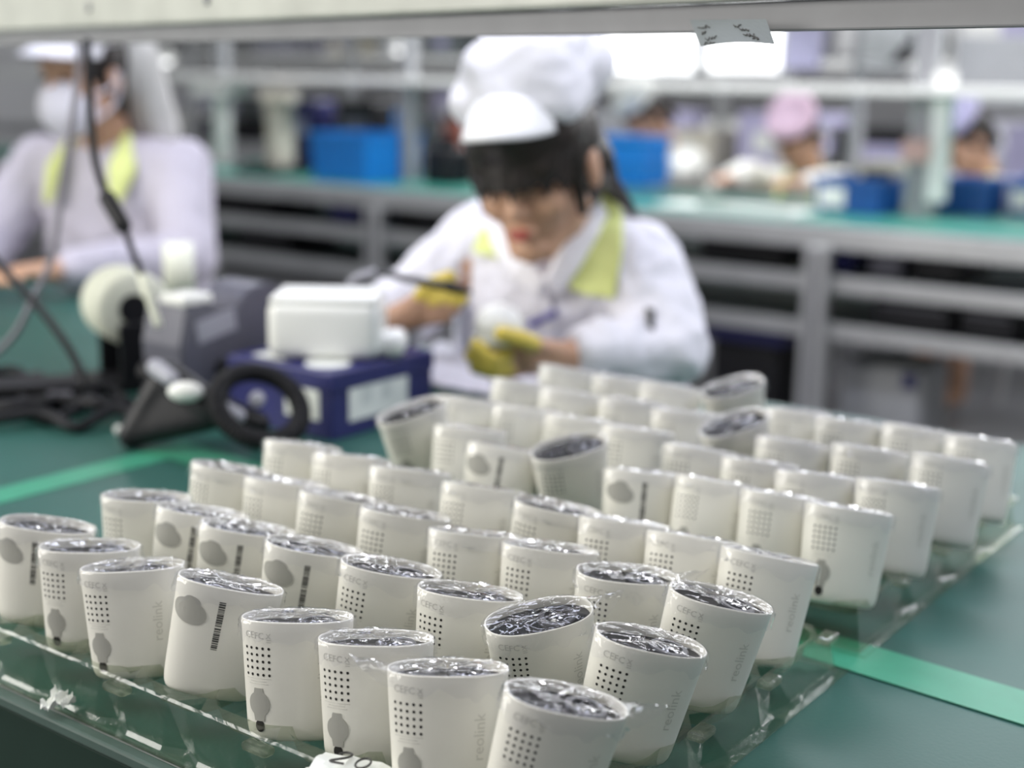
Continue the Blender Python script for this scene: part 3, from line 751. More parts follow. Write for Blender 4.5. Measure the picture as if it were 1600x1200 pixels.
def drape(bvh, poly, nsub, off, fallback):
    """fill a pixel polygon with a grid, drop it on the garment surface, give it thickness"""
    b = bmesh.new(); vs = [b.verts.new((x, y, 0)) for x, y in poly]; b.faces.new(vs)
    bmesh.ops.triangulate(b, faces=b.faces[:])
    for _ in range(nsub): bmesh.ops.subdivide_edges(b, edges=b.edges[:], cuts=1, use_grid_fill=True)
    bmesh.ops.triangulate(b, faces=b.faces[:])
    lastd = fallback
    for v in b.verts:
        r = ray(v.co.x, v.co.y).normalized(); h = bvh.ray_cast(CAM, r)
        if h[0] is not None and abs((h[0] - CAM).dot(_fw) - fallback) < .25: v.co = h[0] - r * off
        else: v.co = at(v.co.x, v.co.y, fallback)
    bmesh.ops.smooth_vert(b, verts=b.verts[:], factor=.5, use_axis_x=True, use_axis_y=True, use_axis_z=True)
    bmesh.ops.solidify(b, geom=b.faces[:], thickness=.003)
    me = bm_done(b); me.polygons.foreach_set('use_smooth', [True] * len(me.polygons)); return me
def bvh_of(me): return BVHTree.FromPolygons([v.co.copy() for v in me.vertices], [tuple(p.vertices) for p in me.polygons])
# ---- the woman at the table
W = lambda *q: at(*q)
hc = W(840, 260, 1.85)
Fh = (_R * -.36 - _U * .42 - _fw * .83); Uh = _U * 1.0 + _R * .02
HX = headM(hc, Fh, Uh, .98)
HL = lambda x, y, z: HX @ Vector((x, y, z))
shL, shR = W(1000, 412, 1.98), W(752, 372, 2.12)
elL, elR = W(1040, 548, 1.93), W(566, 540, 2.06)
wrL, wrR = W(905, 552, 1.86), W(622, 496, 1.90)
nk = W(880, 360, 2.04); chest = W(885, 480, 2.10); waist = W(890, 620, 2.20); pel = W(900, 740, 2.30)
side = (shL - shR).normalized()
pw = thing('person', 'woman in white cap and gown with yellow lapels, head bent over a white part', 'person', (pel.x, pel.y, 0))
kneeL = pel + side * .1 + (-VX) * .40; kneeR = pel - side * .1 + (-VX) * .40
ftL = Vector((kneeL.x, kneeL.y, .06)); ftR = Vector((kneeR.x, kneeR.y, .06))
body = head_prims(HX)
body += [('cap', HL(0, -.025, -.06), nk, .048, .052), ('hull', [(nk, .05), (shL - side * .05, .05), (shR + side * .05, .05), (chest, .09), (waist, .09)]),
         ('hull', [(waist, .09), (pel + side * .07, .09), (pel - side * .07, .09)]),
         ('cap', shL - side * .04, elL, .046, .038), ('cap', elL, wrL, .036, .024), ('cap', shR + side * .04, elR, .046, .038), ('cap', elR, wrR, .036, .024)]
for k_, f_, sg in ((kneeL, ftL, 1), (kneeR, ftR, -1)):
    body += [('cap', pel + side * .08 * sg, k_, .075, .055), ('cap', k_, f_, .05, .04), ('cap', f_, f_ - VX * .12 - Vector((0, 0, .02)), .038, .032)]
# right hand (image left) gripping the driver
D1 = 1.83
RH = {'palm': [(622, 500, 1.875), (662, 484, 1.845)],
      'index': [(660, 462, 1.835), (690, 448, 1.815), (716, 455, 1.800)], 'middle': [(664, 474, 1.84), (696, 464, 1.815), (720, 468, 1.805)],
      'ring': [(664, 488, 1.845), (692, 482, 1.822), (712, 484, 1.812)], 'little': [(658, 501, 1.85), (682, 499, 1.83), (698, 499, 1.82)],
      'thumb': [(648, 474, 1.845), (674, 446, 1.822), (702, 434, 1.808)]}
LH = {'palm': [(893, 556, 1.855), (828, 560, 1.825)],
      'index': [(806, 548, 1.815), (770, 562, 1.775), (744, 540, 1.775)], 'middle': [(806, 560, 1.82), (768, 576, 1.785), (736, 556, 1.79)],
      'ring': [(810, 570, 1.83), (776, 582, 1.80), (744, 574, 1.805)], 'little': [(822, 576, 1.84), (794, 586, 1.815), (766, 584, 1.815)],
      'thumb': [(846, 542, 1.82), (815, 530, 1.775), (784, 522, 1.760)]}
for H_, wr in ((RH, wrR), (LH, wrL)):
    a, b = [W(*q) for q in H_['palm']]
    body.append(('cap', wr, a, .024, .024))
    body.append(('hull', [(a, .021)] + [(W(*H_[f][0]), .0105) for f in ('index', 'middle', 'ring', 'little')] + [(b, .016)]))
    for f in ('index', 'middle', 'ring', 'little', 'thumb'):
        q = [W(*x) for x in H_[f]]; r0 = .0098 if f not in ('little',) else .0082
        if f == 'thumb': body.append(('cap', a, q[0], .018, .0125)); r0 = .0108
        body += [('cap', q[0], q[1], r0, r0 * .93), ('cap', q[1], q[2], r0 * .93, r0 * .8)]
link('body', fuse(body, .0032, 3), SKIN, pw, world=True)
def cot(H_, f, a=.25):
    q = [W(*x) for x in H_[f]]; st = q[0].lerp(q[1], .45 + a); r0 = (.0108 if f == 'thumb' else .0098) + .0016
    link('finger_cot', fuse([('cap', st, q[1], r0, r0 * .96), ('cap', q[1], q[2], r0 * .96, r0 * .86)], .002, 2), COT, pw, world=True)
for f in ('index', 'middle', 'thumb'): cot(RH, f, 0)
for f in ('index', 'middle', 'thumb', 'ring'): cot(LH, f, 0)
# gown
wl, wr_ = waist + side * .13, waist - side * .13
g = [('hull', [(shL - side * .02, .062), (shR + side * .02, .060), (nk + Vector((0, 0, -.05)) + VX * .03, .055), (chest - VX * .03, .115), (chest + side * .07, .10), (chest - side * .07, .10)]),
     ('hull', [(chest + side * .08, .105), (chest - side * .08, .105), (wl, .085), (wr_, .085), (waist - VX * .05, .09)]),
     ('hull', [(wl, .085), (wr_, .085), (pel + side * .12, .10), (pel - side * .12, .10)]),
     ('hull', [(pel + side * .1, .10), (pel - side * .1, .10), (kneeL, .075), (kneeR, .075)]),
     ('cap', shL, elL, .064, .060), ('cap', elL, wrL.lerp(elL, .12), .058, .043), ('cap', shR, elR, .062, .060), ('cap', elR, wrR.lerp(elR, .05), .058, .045)]
gm = fuse(g, .006, 4, wrinkle=.008, wscale=13); gb = bvh_of(gm)
link('gown', gm, GOWN, pw, world=True)
lapR = [(938, 284), (956, 300), (974, 332), (975, 385), (960, 470), (925, 464), (888, 452), (893, 428), (921, 366), (940, 318)]
lapL = [(776, 342), (770, 378), (783, 406), (738, 394), (750, 362)]
link('lapel', drape(gb, lapR, 3, .006, 1.97), YEL, pw, world=True); link('lapel', drape(gb, lapL, 3, .006, 2.03), YEL, pw, world=True)
for inn, outr in (([(932, 292, 1.99), (905, 352, 1.94), (880, 395, 1.925), (856, 436, 1.93)], [(948, 318, 1.985), (926, 366, 1.945), (900, 412, 1.935), (868, 452, 1.94)]),
                  ([(776, 330, 2.02), (798, 372, 1.97), (822, 408, 1.94), (848, 438, 1.93)], [(768, 352, 2.03), (782, 392, 1.985), (808, 430, 1.955), (840, 456, 1.94)])):
    hs = []
    for k in range(3): hs.append(('hull', [(W(*inn[k]), .007), (W(*inn[k + 1]), .007), (W(*outr[k]), .009), (W(*outr[k + 1]), .009)]))
    link('shirt_collar', fuse(hs, .004, 2), CAPM, pw, world=True)
link('placket', drape(gb, [(846, 444), (860, 444), (868, 560), (852, 560)], 3, .004, 1.98), GOWN, pw, world=True)
link('pocket_pen', tube([gb.ray_cast(CAM, ray(828, 508).normalized())[0] - _fw * .008, gb.ray_cast(CAM, ray(868, 488).normalized())[0] - _fw * .010], .0055, 8), BLUEP, pw, world=True)
q = gb.ray_cast(CAM, ray(1020, 500).normalized())[0]
link('sleeve_badge', drape(gb, [(1008, 478), (1024, 482), (1022, 520), (1010, 512)], 2, .003, 1.93), INK, pw, world=True)
# hair, cap, face
e = lambda c, r: ('ell', c, r, HX)
hair = [e((0, -.022, .034), (.084, .094, .092)), e((0, .030, .056), (.085, .079, .074)),
        ('hull', [(HL(-.055, .062, .05), .020), (HL(.050, .066, .05), .020), (HL(-.050, .074, .018), .016), (HL(.045, .080, .018), .016), (HL(0, .092, .018), .014), (HL(0, .086, .05), .018)]),
        ('cap', HL(.068, .035, .04), HL(.070, .036, -.055), .015, .007), ('cap', HL(-.070, .035, .04), HL(-.070, .034, -.05), .015, .008),
        ('hull', [(HL(.05, -.07, .0), .032), (HL(-.04, -.07, .0), .032), (HL(.03, -.08, -.06), .03)]),
        ('cap', HL(.06, -.06, -.01), W(950, 285, 1.95), .030, .017), ('cap', W(950, 285, 1.95), W(985, 325, 1.99), .017, .008), ('cap', W(985, 325, 1.99), W(1000, 372, 2.09), .008, .005)]
link('hair', fuse(hair, .0032, 2), HAIR, pw, world=True)
fringe = []
rr = random.Random(8)
for k in range(34):
    x = -.072 + .144 * k / 33; yy = .104 - 8.5 * x * x
    fringe.append(('cap', HL(x * .95, yy - .012, .062), HL(x + rr.uniform(-.002, .002), yy + .004, -.006 + rr.uniform(-.012, .010)), .0065, .0026))
link('fringe', fuse(fringe, .0022, 1), HAIR, pw, world=True)
cp = [('hull', [(HL(.058, .045, .098), .034), (HL(-.058, .045, .098), .034), (HL(.050, -.075, .098), .036), (HL(-.050, -.075, .098), .036), (HL(.0, .072, .100), .032),
               (HL(.034, .020, .146), .050), (HL(-.030, .030, .138), .046), (HL(.040, -.055, .150), .052), (HL(-.02, -.06, .148), .048)]),
      e((.055, -.05, .125), (.055, .06, .050)), e((-.06, .045, .105), (.034, .045, .032)), e((0, -.008, .092), (.090, .104, .026))]
cpo = link('cap', fuse(cp, .0045, 8, wrinkle=.0045, wscale=12), CAPM, pw, world=True)
sub('visor', visor_mesh(HX, .068, .086, .160, .122, .040), VISOR, cpo, pw)
link('lips', fuse([e((0, .0965, -.0625), (.0165, .006, .0045)), e((0, .0975, -.0695), (.014, .006, .005))], .0015, 2), LIP, pw, world=True)
for sg in (-1, 1):
    ey_ = link('eye', fuse([e((sg * .031, .083, .002), (.014, .007, .006))], .0015, 1), SKIN, pw, world=True)
    sub('eyelashes', tube([HL(sg * (.031 - .014), .086, -.003), HL(sg * .031, .0915, -.0055), HL(sg * (.031 + .014), .083, -.002)], .0016, 6), HAIR, ey_, pw)
    link('eyebrow', tube([HL(sg * .016, .095, .02), HL(sg * .032, .093, .024), HL(sg * .048, .083, .020)], .0025, 6), HAIR, pw, world=True)
# things she holds
dv = thing('pen_driver', 'thin black driver pen held in yellow-capped fingers', 'tool', tuple(W(660, 445, 1.81)))
link('barrel', tube([W(588, 424, 1.835), W(640, 437, 1.815), W(700, 447, 1.792)], [.004, .005, .006], 10), BLACK, dv, world=True)
link('tip', tube([W(700, 447, 1.792), W(722, 452, 1.785), W(737, 457, 1.782)], [.008, .006, .002], 10), BLACK, dv, world=True)
link('cord', tube(spline([W(590, 424, 1.835), W(570, 428, 1.84), W(550, 440, 1.85), W(538, 462, 1.86), W(530, 500, 1.88)], 6), .0045, 8), mat('pale_cord', (.42, .42, .47), .5), dv, world=True)
ball = W(779, 510, 1.800)
db = thing('dome_part', 'round white camera head held in the woman\'s left hand', 'camera part', tuple(ball))
link('dome', fuse([('ell', (ball.x, ball.y, ball.z), (.033, .031, .031))], .003, 3), WHITEP, db, world=True)
link('collar_ring', lathe([(.026, -.003), (.0345, -.002), (.0345, .003), (.026, .004)], 28, Matrix.Translation(ball - Vector((0, 0, .016)))), WHITEP, db, world=True)
link('socket', lathe([(.012, 0), (.012, .004), (.008, .004)], 20, Matrix.Translation(ball + Vector((-.002, .034, .0))) @ Matrix.Rotation(pi / 2, 4, 'X')), GREYL, db, world=True)
st = thing('work_stool', 'round work stool under the woman at the worktable', 'stool', (pel.x, pel.y, 0))
zs = pel.z - .115
link('seat', lathe([(.17, zs - .04), (.18, zs - .03), (.18, zs - .008), (.16, zs)], 28), BLACK, st)
for k in range(4):
    a = k * pi / 2 + .4; link('leg', tube([Vector((.12 * cos(a), .12 * sin(a), zs - .035)), Vector((.19 * cos(a), .19 * sin(a), .002))], .012, 8), ALU, st)
# ---- generic seated worker for the others
def worker(label, loc, rz, capm=CAPM, gownm=GOWN, pitch=.5, yaw=0, lean=.12, mask=False, net=False, visor=True, vox=.008, headz=1.13, arms=(.10, .44), hairm=HAIR, lap=True, stool=True):
    t = thing('person', label, 'person', (loc[0], loc[1], 0), rz, 'line workers in white gowns')
    V3 = Vector
    hp_, ch, nk_ = V3((0, -.02, .50)), V3((0, lean * .6, headz - .36)), V3((0, lean, headz - .14))
    o = V3((0, lean + .06 + .06 * pitch, headz))
    F = V3((sin(yaw) * cos(pitch), cos(yaw) * cos(pitch), -sin(pitch))); U_ = V3((0, 0, 1))
    X = headM(o, F, U_); hl = lambda x, y, z: X @ V3((x, y, z))
    sh = [V3((sg * .17, lean * .9, headz - .19)) for sg in (1, -1)]; el = [V3((sg * .24, lean + .10, max(.80, headz - .40))) for sg in (1, -1)]
    wr = [V3((sg * arms[0], lean + arms[1] * .78, .80)) for sg in (1, -1)]
    P = head_prims(X) + [('cap', hl(0, -.025, -.06), nk_, .05, .055), ('hull', [(nk_ - V3((0, 0, .03)), .045), (sh[0] - V3((.03, 0, .03)), .035), (sh[1] - V3((-.03, 0, .03)), .035), (ch, .09)]), ('hull', [(ch, .1), (hp_ + V3((.08, 0, 0)), .1), (hp_ - V3((.08, 0, 0)), .1)])]
    G = [('hull', [(sh[0], .06), (sh[1], .06), (nk_ - V3((0, 0, .04)), .06), (ch, .13)]), ('hull', [(ch + V3((.06, 0, 0)), .12), (ch - V3((.06, 0, 0)), .12), (hp_ + V3((.1, 0, 0)), .12), (hp_ - V3((.1, 0, 0)), .12)])]
    for k, sg in enumerate((1, -1)):
        P += [('cap', sh[k], el[k], .045, .038), ('cap', el[k], wr[k], .036, .025), ('cap', hp_ + V3((sg * .08, 0, 0)), V3((sg * .1, .40, .50)), .08, .06), ('cap', V3((sg * .1, .40, .50)), V3((sg * .1, .38, .07)), .055, .04), ('cap', V3((sg * .1, .38, .06)), V3((sg * .1, .52, .04)), .04, .035)]
        hd_ = wr[k] + V3((-sg * .02, .075, .005)); P.append(('hull', [(wr[k], .024), (hd_ + V3((.025, 0, 0)), .013), (hd_ - V3((.025, 0, 0)), .013)]))
        for f in range(4):
            b0 = hd_ + V3((-.028 + .0187 * f, 0, 0)); b1 = b0 + V3((-sg * .005, .035, .006)); P += [('cap', b0, b1, .0095, .009), ('cap', b1, b1 + V3((-sg * .006, .022, -.018)), .009, .0075)]
        tb0 = wr[k] + V3((-sg * .025, .035, .005)); P += [('cap', wr[k], tb0, .02, .012), ('cap', tb0, tb0 + V3((-sg * .025, .035, .0)), .012, .009)]
        G += [('cap', sh[k], el[k], .068, .062), ('cap', el[k], wr[k].lerp(el[k], .1), .06, .045), ('cap', hp_ + V3((sg * .08, 0, 0)), V3((sg * .1, .40, .50)), .10, .07)]
    link('body', fuse(P, vox * .7, 2), SKIN, t)
    link('gown', fuse(G, vox, 3, wrinkle=.006, wscale=10), gownm, t)
    e_ = lambda c, r: ('ell', c, r, X)
    link('hair', fuse([e_((0, -.022, .034), (.083, .092, .09)), e_((0, .045, .062), (.072, .045, .03)), ('cap', hl(.066, -.02, .02), hl(.066, -.03, -.07), .022, .014), ('cap', hl(-.066, -.02, .02), hl(-.066, -.03, -.07), .022, .014), ('cap', hl(0, -.085, .0), hl(0, -.10, -.10), .04, .02)], vox * .8, 2), hairm, t)
    c_ = link('cap', fuse([e_((0, -.01, .10), (.102, .112, .058)), e_((0, -.03, .12), (.095, .09, .06))], vox * .8, 3, wrinkle=.004), capm, t)
    if visor: sub('visor', visor_mesh(X, .088, .080, .150, .080, .020), capm, c_, t, world=False)
    if mask:
        link('face_mask', fuse([e_((0, .058, -.055), (.066, .056, .064)), e_((0, .09, -.05), (.03, .03, .045))], vox * .6, 3), MASK, t)
        for sg in (-1, 1): link('ear_loop', tube(spline([hl(sg * .062, .05, -.03), hl(sg * .08, .01, -.02), hl(sg * .086, -.01, .01), hl(sg * .08, .0, -.05), hl(sg * .055, .045, -.085)], 5), .003, 6), MASK, t)
    if net:
        link('hair_net', fuse([e_((0, -.085, .03), (.095, .060, .10)), ('hull', [(hl(.05, -.10, .03), .05), (hl(-.05, -.10, .03), .05), (hl(.06, -.14, -.13), .04), (hl(-.04, -.14, -.13), .04)])], vox * .8, 4), NET, t)
    if lap:
        for sg in (-1, 1):
            a = nk_ + V3((sg * .062, .020, .02)); b = nk_ + V3((sg * .095, .065, -.05)); c2_ = nk_ + V3((sg * .080, .105, -.115)); d_ = nk_ + V3((sg * .066, .088, -.045))
            link('lapel', fuse([('hull', [(a, .010), (b, .013), (d_, .010)]), ('hull', [(b, .013), (c2_, .011), (d_, .010)])], vox * .7, 2), YEL, t)
    for sg in (-1, 1): link('eye', fuse([e_((sg * .031, .084, .004), (.013, .006, .005))], .003, 1), HAIR, t)
    s_ = thing('work_stool', 'round stool under the ' + label, 'stool', (loc[0], loc[1], 0), rz)
    link('seat', lathe([(.15, .34), (.16, .345), (.16, .37), (.14, .378)], 20), BLACK, s_)
    for k in range(4): a = k * pi / 2 + .4; link('leg', tube([V3((.11 * cos(a), .11 * sin(a), .345)), V3((.17 * cos(a), .17 * sin(a), .002))], .012, 6), ALU, s_)
    return t
def face_line(d=0): return RZ + pi + d        # local +y looks back toward the camera across the bench
lw = at(150, 300, 2.95)
wkm = worker('masked worker in white cap and hair net', (lw.x + .05, lw.y + .12), RZ + pi + .35, mask=True, net=True, pitch=.12, yaw=.25, headz=1.165, lean=.10, vox=.007, gownm=mat('dimmed_lilac_gown', (.53, .50, .57), .85, var=.03, scale=12, bump=.25, bscale=45))  # lilac-white gown, its colour darkened to imitate the weaker light on her
lw2 = at(-60, 330, 4.0)
worker('pale sleeved worker at the far left edge', (lw2.x - .05, lw2.y), RZ + pi + .2, pitch=.4, headz=1.16, vox=.009)
# ================================================================== SECOND BENCH
b0 = onz(1290, 352, ZT); bu = (b0 - ORG).dot(UX); bv = (b0 - ORG).dot(VX)
bn = thing('assembly_bench', 'aluminium frame bench with green top and shelves behind the woman', 'bench', tuple(T(bu, bv, 0)), RZ)
L0, L1, DEP = -6.2, 2.0, .75
def bb(name, c, s, m_, par=bn, bev=.003): return link(name, box(c, s, bev), m_, par)
bb('top_board', ((L0 + L1) / 2, DEP / 2, ZT - .012), (L1 - L0, DEP, .024), GREYC)
bb('front_rail', ((L0 + L1) / 2, -.012, ZT - .035), (L1 - L0, .03, .066), ALU)
for z in (.575, .43):
    bb('shelf_rail', ((L0 + L1) / 2, .005, z), (L1 - L0, .03, .05), ALU); bb('shelf_board', ((L0 + L1) / 2, DEP / 2, z - .01), (L1 - L0, DEP - .06, .012), SHELFD)
    bb('shelf_rail', ((L0 + L1) / 2, DEP - .02, z), (L1 - L0, .03, .04), ALU)
for k in range(5):
    u = -k * 1.8 + .0
    for v in (-.035, DEP - .02):
        lg = bb('leg', (u, v, ZT / 2 - .03), (.075, .045, ZT - .06), ALU)
        for dx in (-.018, .018): sub('slot', box((u + dx * 0, v - .0232, ZT / 2 - .03), (.022, .002, ZT - .08)), ALUD, lg, bn, world=False) if dx > 0 else None
tag(link('bench_mat', box(((L0 + L1) / 2, DEP / 2, .002), (L1 - L0 - .02, DEP - .03, .004), .001, M=Mrot), mat('teal_mat', (.04, .25, .19), .3, var=.08, scale=4), loc=tuple(T(bu, bv, ZT + .001))), 'teal green mat on the bench behind the woman', 'mat')
def B(u, v, z=ZT + .006): return T(bu + u, bv + v, z)
def Bpx(px, py, z=ZT + .006):
    q = onz(px, py, z) - ORG; return q.dot(UX) - bu, q.dot(VX) - bv
def crate(px, py, su, sv, h, m_, label, z=ZT + .006, lab=0, dv=.0, nm='parts_bin'):
    u, v = Bpx(px, py, z); t = thing(nm, label, 'bin', tuple(B(u, v + dv, z)), RZ, 'blue parts bins')
    b = bmesh.new(); x, y = su / 2, sv / 2; th = .006; k = .94
    def rg(sx, sy, z_): return [b.verts.new(q) for q in ((-sx, -sy + sv / 2, z_), (sx, -sy + sv / 2, z_), (sx, sy + sv / 2, z_), (-sx, sy + sv / 2, z_))]
    R_ = [rg(x * k, y * k, 0), rg(x, y, h), rg(x - th, y - th, h), rg(x * k - th, y * k - th, th)]
    b.faces.new(R_[0]); b.faces.new(R_[3])
    for A, Bq in zip(R_, R_[1:]):
        for i in range(4): b.faces.new((A[i], A[(i + 1) % 4], Bq[(i + 1) % 4], Bq[i]))
    link('tub', bm_done(b), m_, t)
    link('rim', boxes([((0, 0, h - .008), (su + .012, .012, .016)), ((0, sv, h - .008), (su + .012, .012, .016)), ((x, sv / 2, h - .008), (.012, sv, .016)), ((-x, sv / 2, h - .008), (.012, sv, .016))], .002), m_, t)
    for q in (-.5, -.17, .17, .5): link('rib', box((q * su * .85, .0, h * .45), (.006, .008, h * .8), .001), m_, t)
    for q in (.2, .5, .8): link('rib', box((x * .985, q * sv, h * .45), (.008, .006, h * .8), .001), m_, t)
    if lab: link('label_sheet', box((-su * .22, -.006, h * .45), (su * .38, .002, h * .55), 0), PAPER, t)
    return t
crate(528, 284, .30, .34, .19, BLUEB, 'large blue parts bin on the bench left of the woman\'s cap')
crate(508, 256, .20, .18, .24, BLUEB, 'blue bin standing behind the large bin left of the cap', dv=.22)
t1 = crate(965, 290, .24, .20, .095, BLUEB, 'lower blue bin of the pair right of the woman\'s face')
u_, v_ = Bpx(965, 290); t2 = crate(965, 290, .24, .20, .095, BLUEB, 'upper blue bin stacked on another right of the woman\'s face'); t2.location.z += .097
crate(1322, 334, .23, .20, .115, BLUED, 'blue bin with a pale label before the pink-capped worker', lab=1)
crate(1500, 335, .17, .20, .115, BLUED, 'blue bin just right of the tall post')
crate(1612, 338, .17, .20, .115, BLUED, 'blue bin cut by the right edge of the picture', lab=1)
# uprights, upper shelf and boards over the second bench
up = thing('bench_uprights', 'tall aluminium posts and white upper shelf on the second bench', 'shelf frame', tuple(T(bu, bv, ZT)), RZ)
def post(px, py, w_=.075):
    u, v = Bpx(px, py, ZT); p_ = link('post', box((u, v, .75), (w_, .05, 1.49), .003), mat('grey_post', (.36, .37, .38), .5), up); sub('slot', box((u, v - .0255, .75), (.018, .002, 1.44)), ALUD, p_, up, world=False); return u, v
pu, pv = post(1432, 342)
post(1330, 310, .045); post(640, 286, .045); post(352, 250, .06); post(150, 232, .06)
link('upper_shelf', box((-1.9, .42, .40), (7.6, .30, .03), .004), WHITEP, up)
link('rear_rail', box((-1.9, .60, .95), (7.6, .04, .06), .004), ALU, up)
link('junction_box', rbox(.09, .04, .07, .006, (pu, pv - .045, .215)), PINKB, up)
link('cable_duct', box((pu + .065, pv - .02, .26), (.055, .05, .40), .004), WHITEP, up)
link('bracket', prism([(0, 0), (.07, 0), (.07, .08)], .02, Matrix.Translation((pu - .13, pv, .485))), BLACK, up)
def sheet(px0, py0, px1, py1, d, label, m_=PAPER, cat='board', thick=.02, name='document_board'):
    a, c_ = at(px0, py1, d), at(px1, py0, d); w_ = (px1 - px0) / FPX * d; h = (py1 - py0) / FPX * d
    q = at((px0 + px1) / 2, py1, d); t = thing(name, label, cat, tuple(q), RZ * .5)
    link('board', box((0, 0, h / 2), (w_, thick, h), .002), m_, t)
    return t, w_, h
BRIGHT = mat('glow_board', (1, 1, 1), .5, emit=1.6, var=0)  # emission makes plain paper boards look overexposed; they are no lamps
def glowing_board(px0, py0, px1, py1, d, label):
    t, w_, h = sheet(px0, py0, px1, py1, d, label, GREYC, 'board with added glow', .05, 'glow_board')
    link('glow_face', box((0, -.027, h / 2), (w_ - .02, .004, h - .02), .001), BRIGHT, t); return t, w_, h
t, w_, h = glowing_board(945, -20, 1090, 116, 5.45, 'white document board with added glow above the stacked bins')
for k in range(3): link('printed_line', box((-w_ * .2, -.030, h * (.38 - .06 * k)), (w_ * .3, .001, .004), 0), GREYL, t)
glowing_board(1102, -20, 1222, 116, 5.3, 'white document board with added glow beside the hanging card')
sheet(1228, 45, 1280, 108, 5.1, 'lilac and grey carton on the upper shelf', PURP, 'carton', .12, 'carton')
sheet(1350, 30, 1412, 112, 5.0, 'pale grey equipment cabinet on the upper shelf', GREYC, 'cabinet', .2, 'equipment_cabinet')
sheet(1490, 60, 1640, 165, 5.3, 'grey panel right of the tall post', GREYC, 'panel', .05, 'back_panel')
# workers across the second bench
for (px, py, d, lb, cm, gm_, rz_, hz) in ((1016, 182, 5.8, 'cream capped worker behind the stacked blue bins', GOWNW, GOWNW, -.5, 1.02),
                                          (1252, 215, 5.35, 'pink capped worker leaning over the far bench', PINK, GOWNW, -.1, .955),
                                          (1512, 240, 4.95, 'lilac capped worker behind the tall post', mat('lilac_cap', (.55, .52, .74), .85), GOWN, -.6, .98)):
    q = at(px, py, d); Fd = Matrix.Rotation(RZ + pi + rz_, 3, 'Z') @ Vector((0, 1, 0))
    l_ = q - Fd * .34
    worker(lb, (l_.x, l_.y), RZ + pi + rz_, capm=cm, gownm=gm_, pitch=.75, headz=hz, lean=.26, vox=.011, arms=(.16, .40), visor=False)
# small things on and under the bench
def clutter(kind, label, cat, px, py, d, s, m_, parts=(), group=None, rz=RZ, z=None):
    q = at(px, py, d)
    if z is not None: q.z = z
    t = thing(kind, label, cat, tuple(q), rz, group)
    link('body', rbox(s[0], s[1], s[2], min(s) * .12, (0, 0, s[2] / 2)), m_, t)
    for nm, c_, ss, mm in parts: link(nm, box(c_, ss, min(ss) * .1), mm, t)
    return t
def dbench(px, v=.3):   # depth at which pixel column crosses the bench line v
    r = ray(px, 300); P0 = T(bu, bv + v, 0); n = VX; t_ = (P0 - Vector((CAM.x, CAM.y, 0))).dot(n) / Vector((r.x, r.y, 0)).dot(n); return t_
def onbench(kind, label, cat, px, v, s, m_, parts=(), z=ZT + .006): d = dbench(px, v); return clutter(kind, label, cat, px, 300, d, s, m_, parts, z=z)
onbench('test_fixture', 'navy and white test fixture beside the large blue bin', 'fixture', 492, .62, (.12, .15, .30), NAVY, [('panel', (0, -.078, .18), (.08, .006, .06), PURP)])
onbench('monitor', 'black box-shaped monitor behind the blue bins', 'monitor', 572, .66, (.22, .14, .30), BLACK, [('screen', (0, -.072, .17), (.16, .004, .14), GREYP)])
onbench('microscope_stand', 'cream column stand on the bench left of the bins', 'stand', 440, .30, (.08, .1, .30), BEIGE, [('arm', (.05, -.05, .32), (.18, .06, .05), BEIGE), ('base', (0, -.05, .015), (.2, .24, .03), BLACK)])
onbench('lamp_stand', 'white lamp stand at the left end of the bench', 'lamp', 350, .4, (.06, .06, .30), WHITEP, [('shade', (.05, -.05, .34), (.22, .14, .06), WHITEP), ('base', (0, 0, .01), (.16, .16, .02), GREYC)])
onbench('bag', 'black bag on the bench left of the woman\'s fringe', 'bag', 700, .35, (.14, .14, .14), BLACK, [('handle', (0, 0, .16), (.08, .02, .04), BLACK)])
onbench('red_bottle', 'reddish bottle behind the black bag', 'bottle', 708, .6, (.07, .07, .24), REDB, [('cap', (0, 0, .26), (.03, .03, .04), BLACK)])
onbench('tester_unit', 'small pale tester unit near the post', 'tester', 1385, .60, (.16, .18, .16), BEIGE, [('panel', (0, -.092, .1), (.1, .006, .06), BLACK)])
onbench('white_tray', 'flat white parts tray in front of the pink-capped worker', 'tray', 1185, .18, (.34, .22, .012), WHITEP, [('lip', (0, -.105, .018), (.33, .008, .016), WHITEP)])
onbench('white_sheet', 'white paper sheet lying on the bench by the stacked bins', 'paper', 1085, .22, (.22, .18, .004), PAPER)
for px, z, s, m_, lb, kd, ct in ((400, .60, (.5, .3, .11), BLACK, 'long black carton on the left upper shelf', 'carton', 'carton'), (575, .60, (.16, .3, .12), NAVY, 'small navy carton on the shelf under the large bin', 'carton', 'carton'),
                          (690, .60, (.22, .3, .10), BLACK, 'black tray on the shelf behind the woman\'s arm', 'parts_tray', 'tray'), (1195, .60, (.30, .3, .095), BLACK, 'black equipment case on the shelf left of the bench leg', 'case', 'case'),
                          (1345, .60, (.10, .3, .10), NAVY, 'navy carton right of the bench leg', 'carton', 'carton'), (1420, .60, (.10, .3, .10), GREYP, 'grey case on the right shelf', 'case', 'case'), (1500, .60, (.14, .3, .10), BLACK, 'black carton near the right edge shelf', 'carton', 'carton'),
                          (1470, .445, (.24, .35, .095), BLACK, 'black bag on the lower right shelf', 'bag', 'bag'), (1590, .445, (.16, .35, .095), BLACK, 'black bag at the right edge of the lower shelf', 'bag', 'bag'), (450, .445, (.3, .3, .1), BLACK, 'dark carton on the lower left shelf', 'carton', 'carton')):
    onbench(kd, lb, ct, px, .22, s, m_, [('edge_strip', (0, -s[1] / 2 - .002, s[2] * .8), (s[0] * .8, .004, .008), GREYP)], z=z)
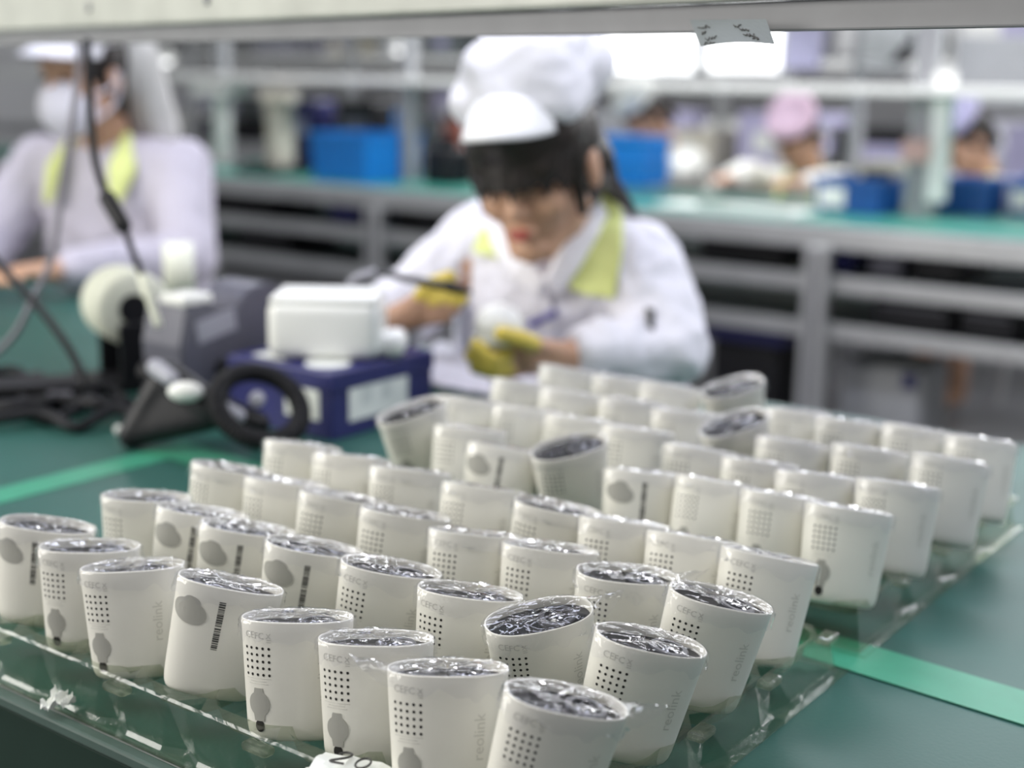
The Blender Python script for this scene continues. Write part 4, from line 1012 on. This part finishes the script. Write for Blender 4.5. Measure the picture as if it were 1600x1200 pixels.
onbench('plastic_stool', 'navy topped stool under the bench left of its leg', 'stool', 1205, .25, (.26, .26, .34), BLACK, [('seat_pad', (0, 0, .36), (.29, .29, .05), NAVY)], z=.0)
onbench('pedal_unit', 'grey floor unit under the bench right of its leg', 'floor unit', 1420, .35, (.28, .26, .30), GREYC, [('blue_knob', (.1, -.13, .26), (.04, .03, .05), NAVY)], z=.0)
# ================================================================== FAR LINES
far = random.Random(4)
def line3(v0, label, n):
    t = thing('far_bench', label, 'bench', tuple(T(bu, bv + v0, 0)), RZ)
    for z, m_ in ((.75, GREYC), (1.25, WHITEP), (1.62, ALU)): link('shelf_board', box((-2.2, .3, z), (11, .55, .03), .003), m_, t)
    for k in range(9): link('post', box((-7.5 + k * 1.3, .02, .95), (.06, .05, 1.9), .003), ALU, t)
    return t
line3(1.75, 'long rack of shelves and posts beyond the second bench', 9)
line3(3.6, 'farthest rack of shelves near the back wall', 9)
cols = [(PURP, 'lilac'), (WHITEP, 'white'), (GREYC, 'grey'), (BEIGE, 'beige'), (GREYL, 'silver'), (BLACK, 'black'), (CARDM, 'slate')]
slots = 0
for v0, rk in ((1.75, 'nearer rack'), (3.6, 'rearmost rack')):
    for z, sh_ in ((.766, 'bottom'), (1.266, 'middle'), (1.636, 'top')):
        u = -6.2 - (v0 - 1.75) * .6; cnt = {}
        while u < 2.4:
            wd = far.uniform(.22, .5); h = far.uniform(.12, .30); m_, cn = far.choice(cols)
            P_ = T(bu + u + wd / 2, bv + v0 + .25, z)
            # keep only those that can be seen from the photograph's side
            d = (P_ - CAM).dot(_fw); x_ = 800 + (P_ - CAM).dot(_R) / d * FPX; y_ = 600 - (P_ - CAM).dot(_U) / d * FPX
            if -40 < x_ < 1640 and 20 < y_ < 330:
                cnt[cn] = cnt.get(cn, 0) + 1; k = cnt[cn]
                t = thing('stored_carton', '%s %s carton from left on the %s shelf, %s' % ((ORD + ['ninth', 'tenth'])[k - 1], cn, sh_, rk), 'carton', tuple(P_), RZ, 'cartons on the far racks')
                link('box_body', rbox(wd - .03, .26, h, .01, (0, 0, h / 2)), m_, t); link('label_sheet', box((0, -.132, h * .5), (wd * .35, .002, h * .35), 0), far.choice((PAPER, PURP, GREYL)), t)
            u += wd + far.uniform(.02, .35)
# row lamps hung over the far lines (they show as soft discs)
for k, (px, py, d, mm) in enumerate(((205, 92, 7.6, 'lilac'), (258, 95, 7.2, 'white'), (626, 78, 7.0, 'white'))):
    q = at(px, py, d); t = thing('pendant_lamp', ('lilac glowing lamp above the masked worker', 'small bright lamp right of the hair net', 'small bright lamp over the bins')[k], 'lamp', tuple(q))
    link('shade', lathe([(.02, .06), (.05, .03), (.055, 0)], 20), WHITEP, t)
    link('bulb', lathe([(.005, -.02), (.03, -.012), (.035, .0), (.03, .012)], 20), mat('lamp_' + mm, (.75, .7, 1) if mm == 'lilac' else (1, 1, 1), .5, emit=2.2 if mm == 'white' else 2.5, var=0), t)
    link('cord', tube([Vector((0, 0, .06)), Vector((0, 0, 2.69 - q.z))], .004, 6), BLACK, t)
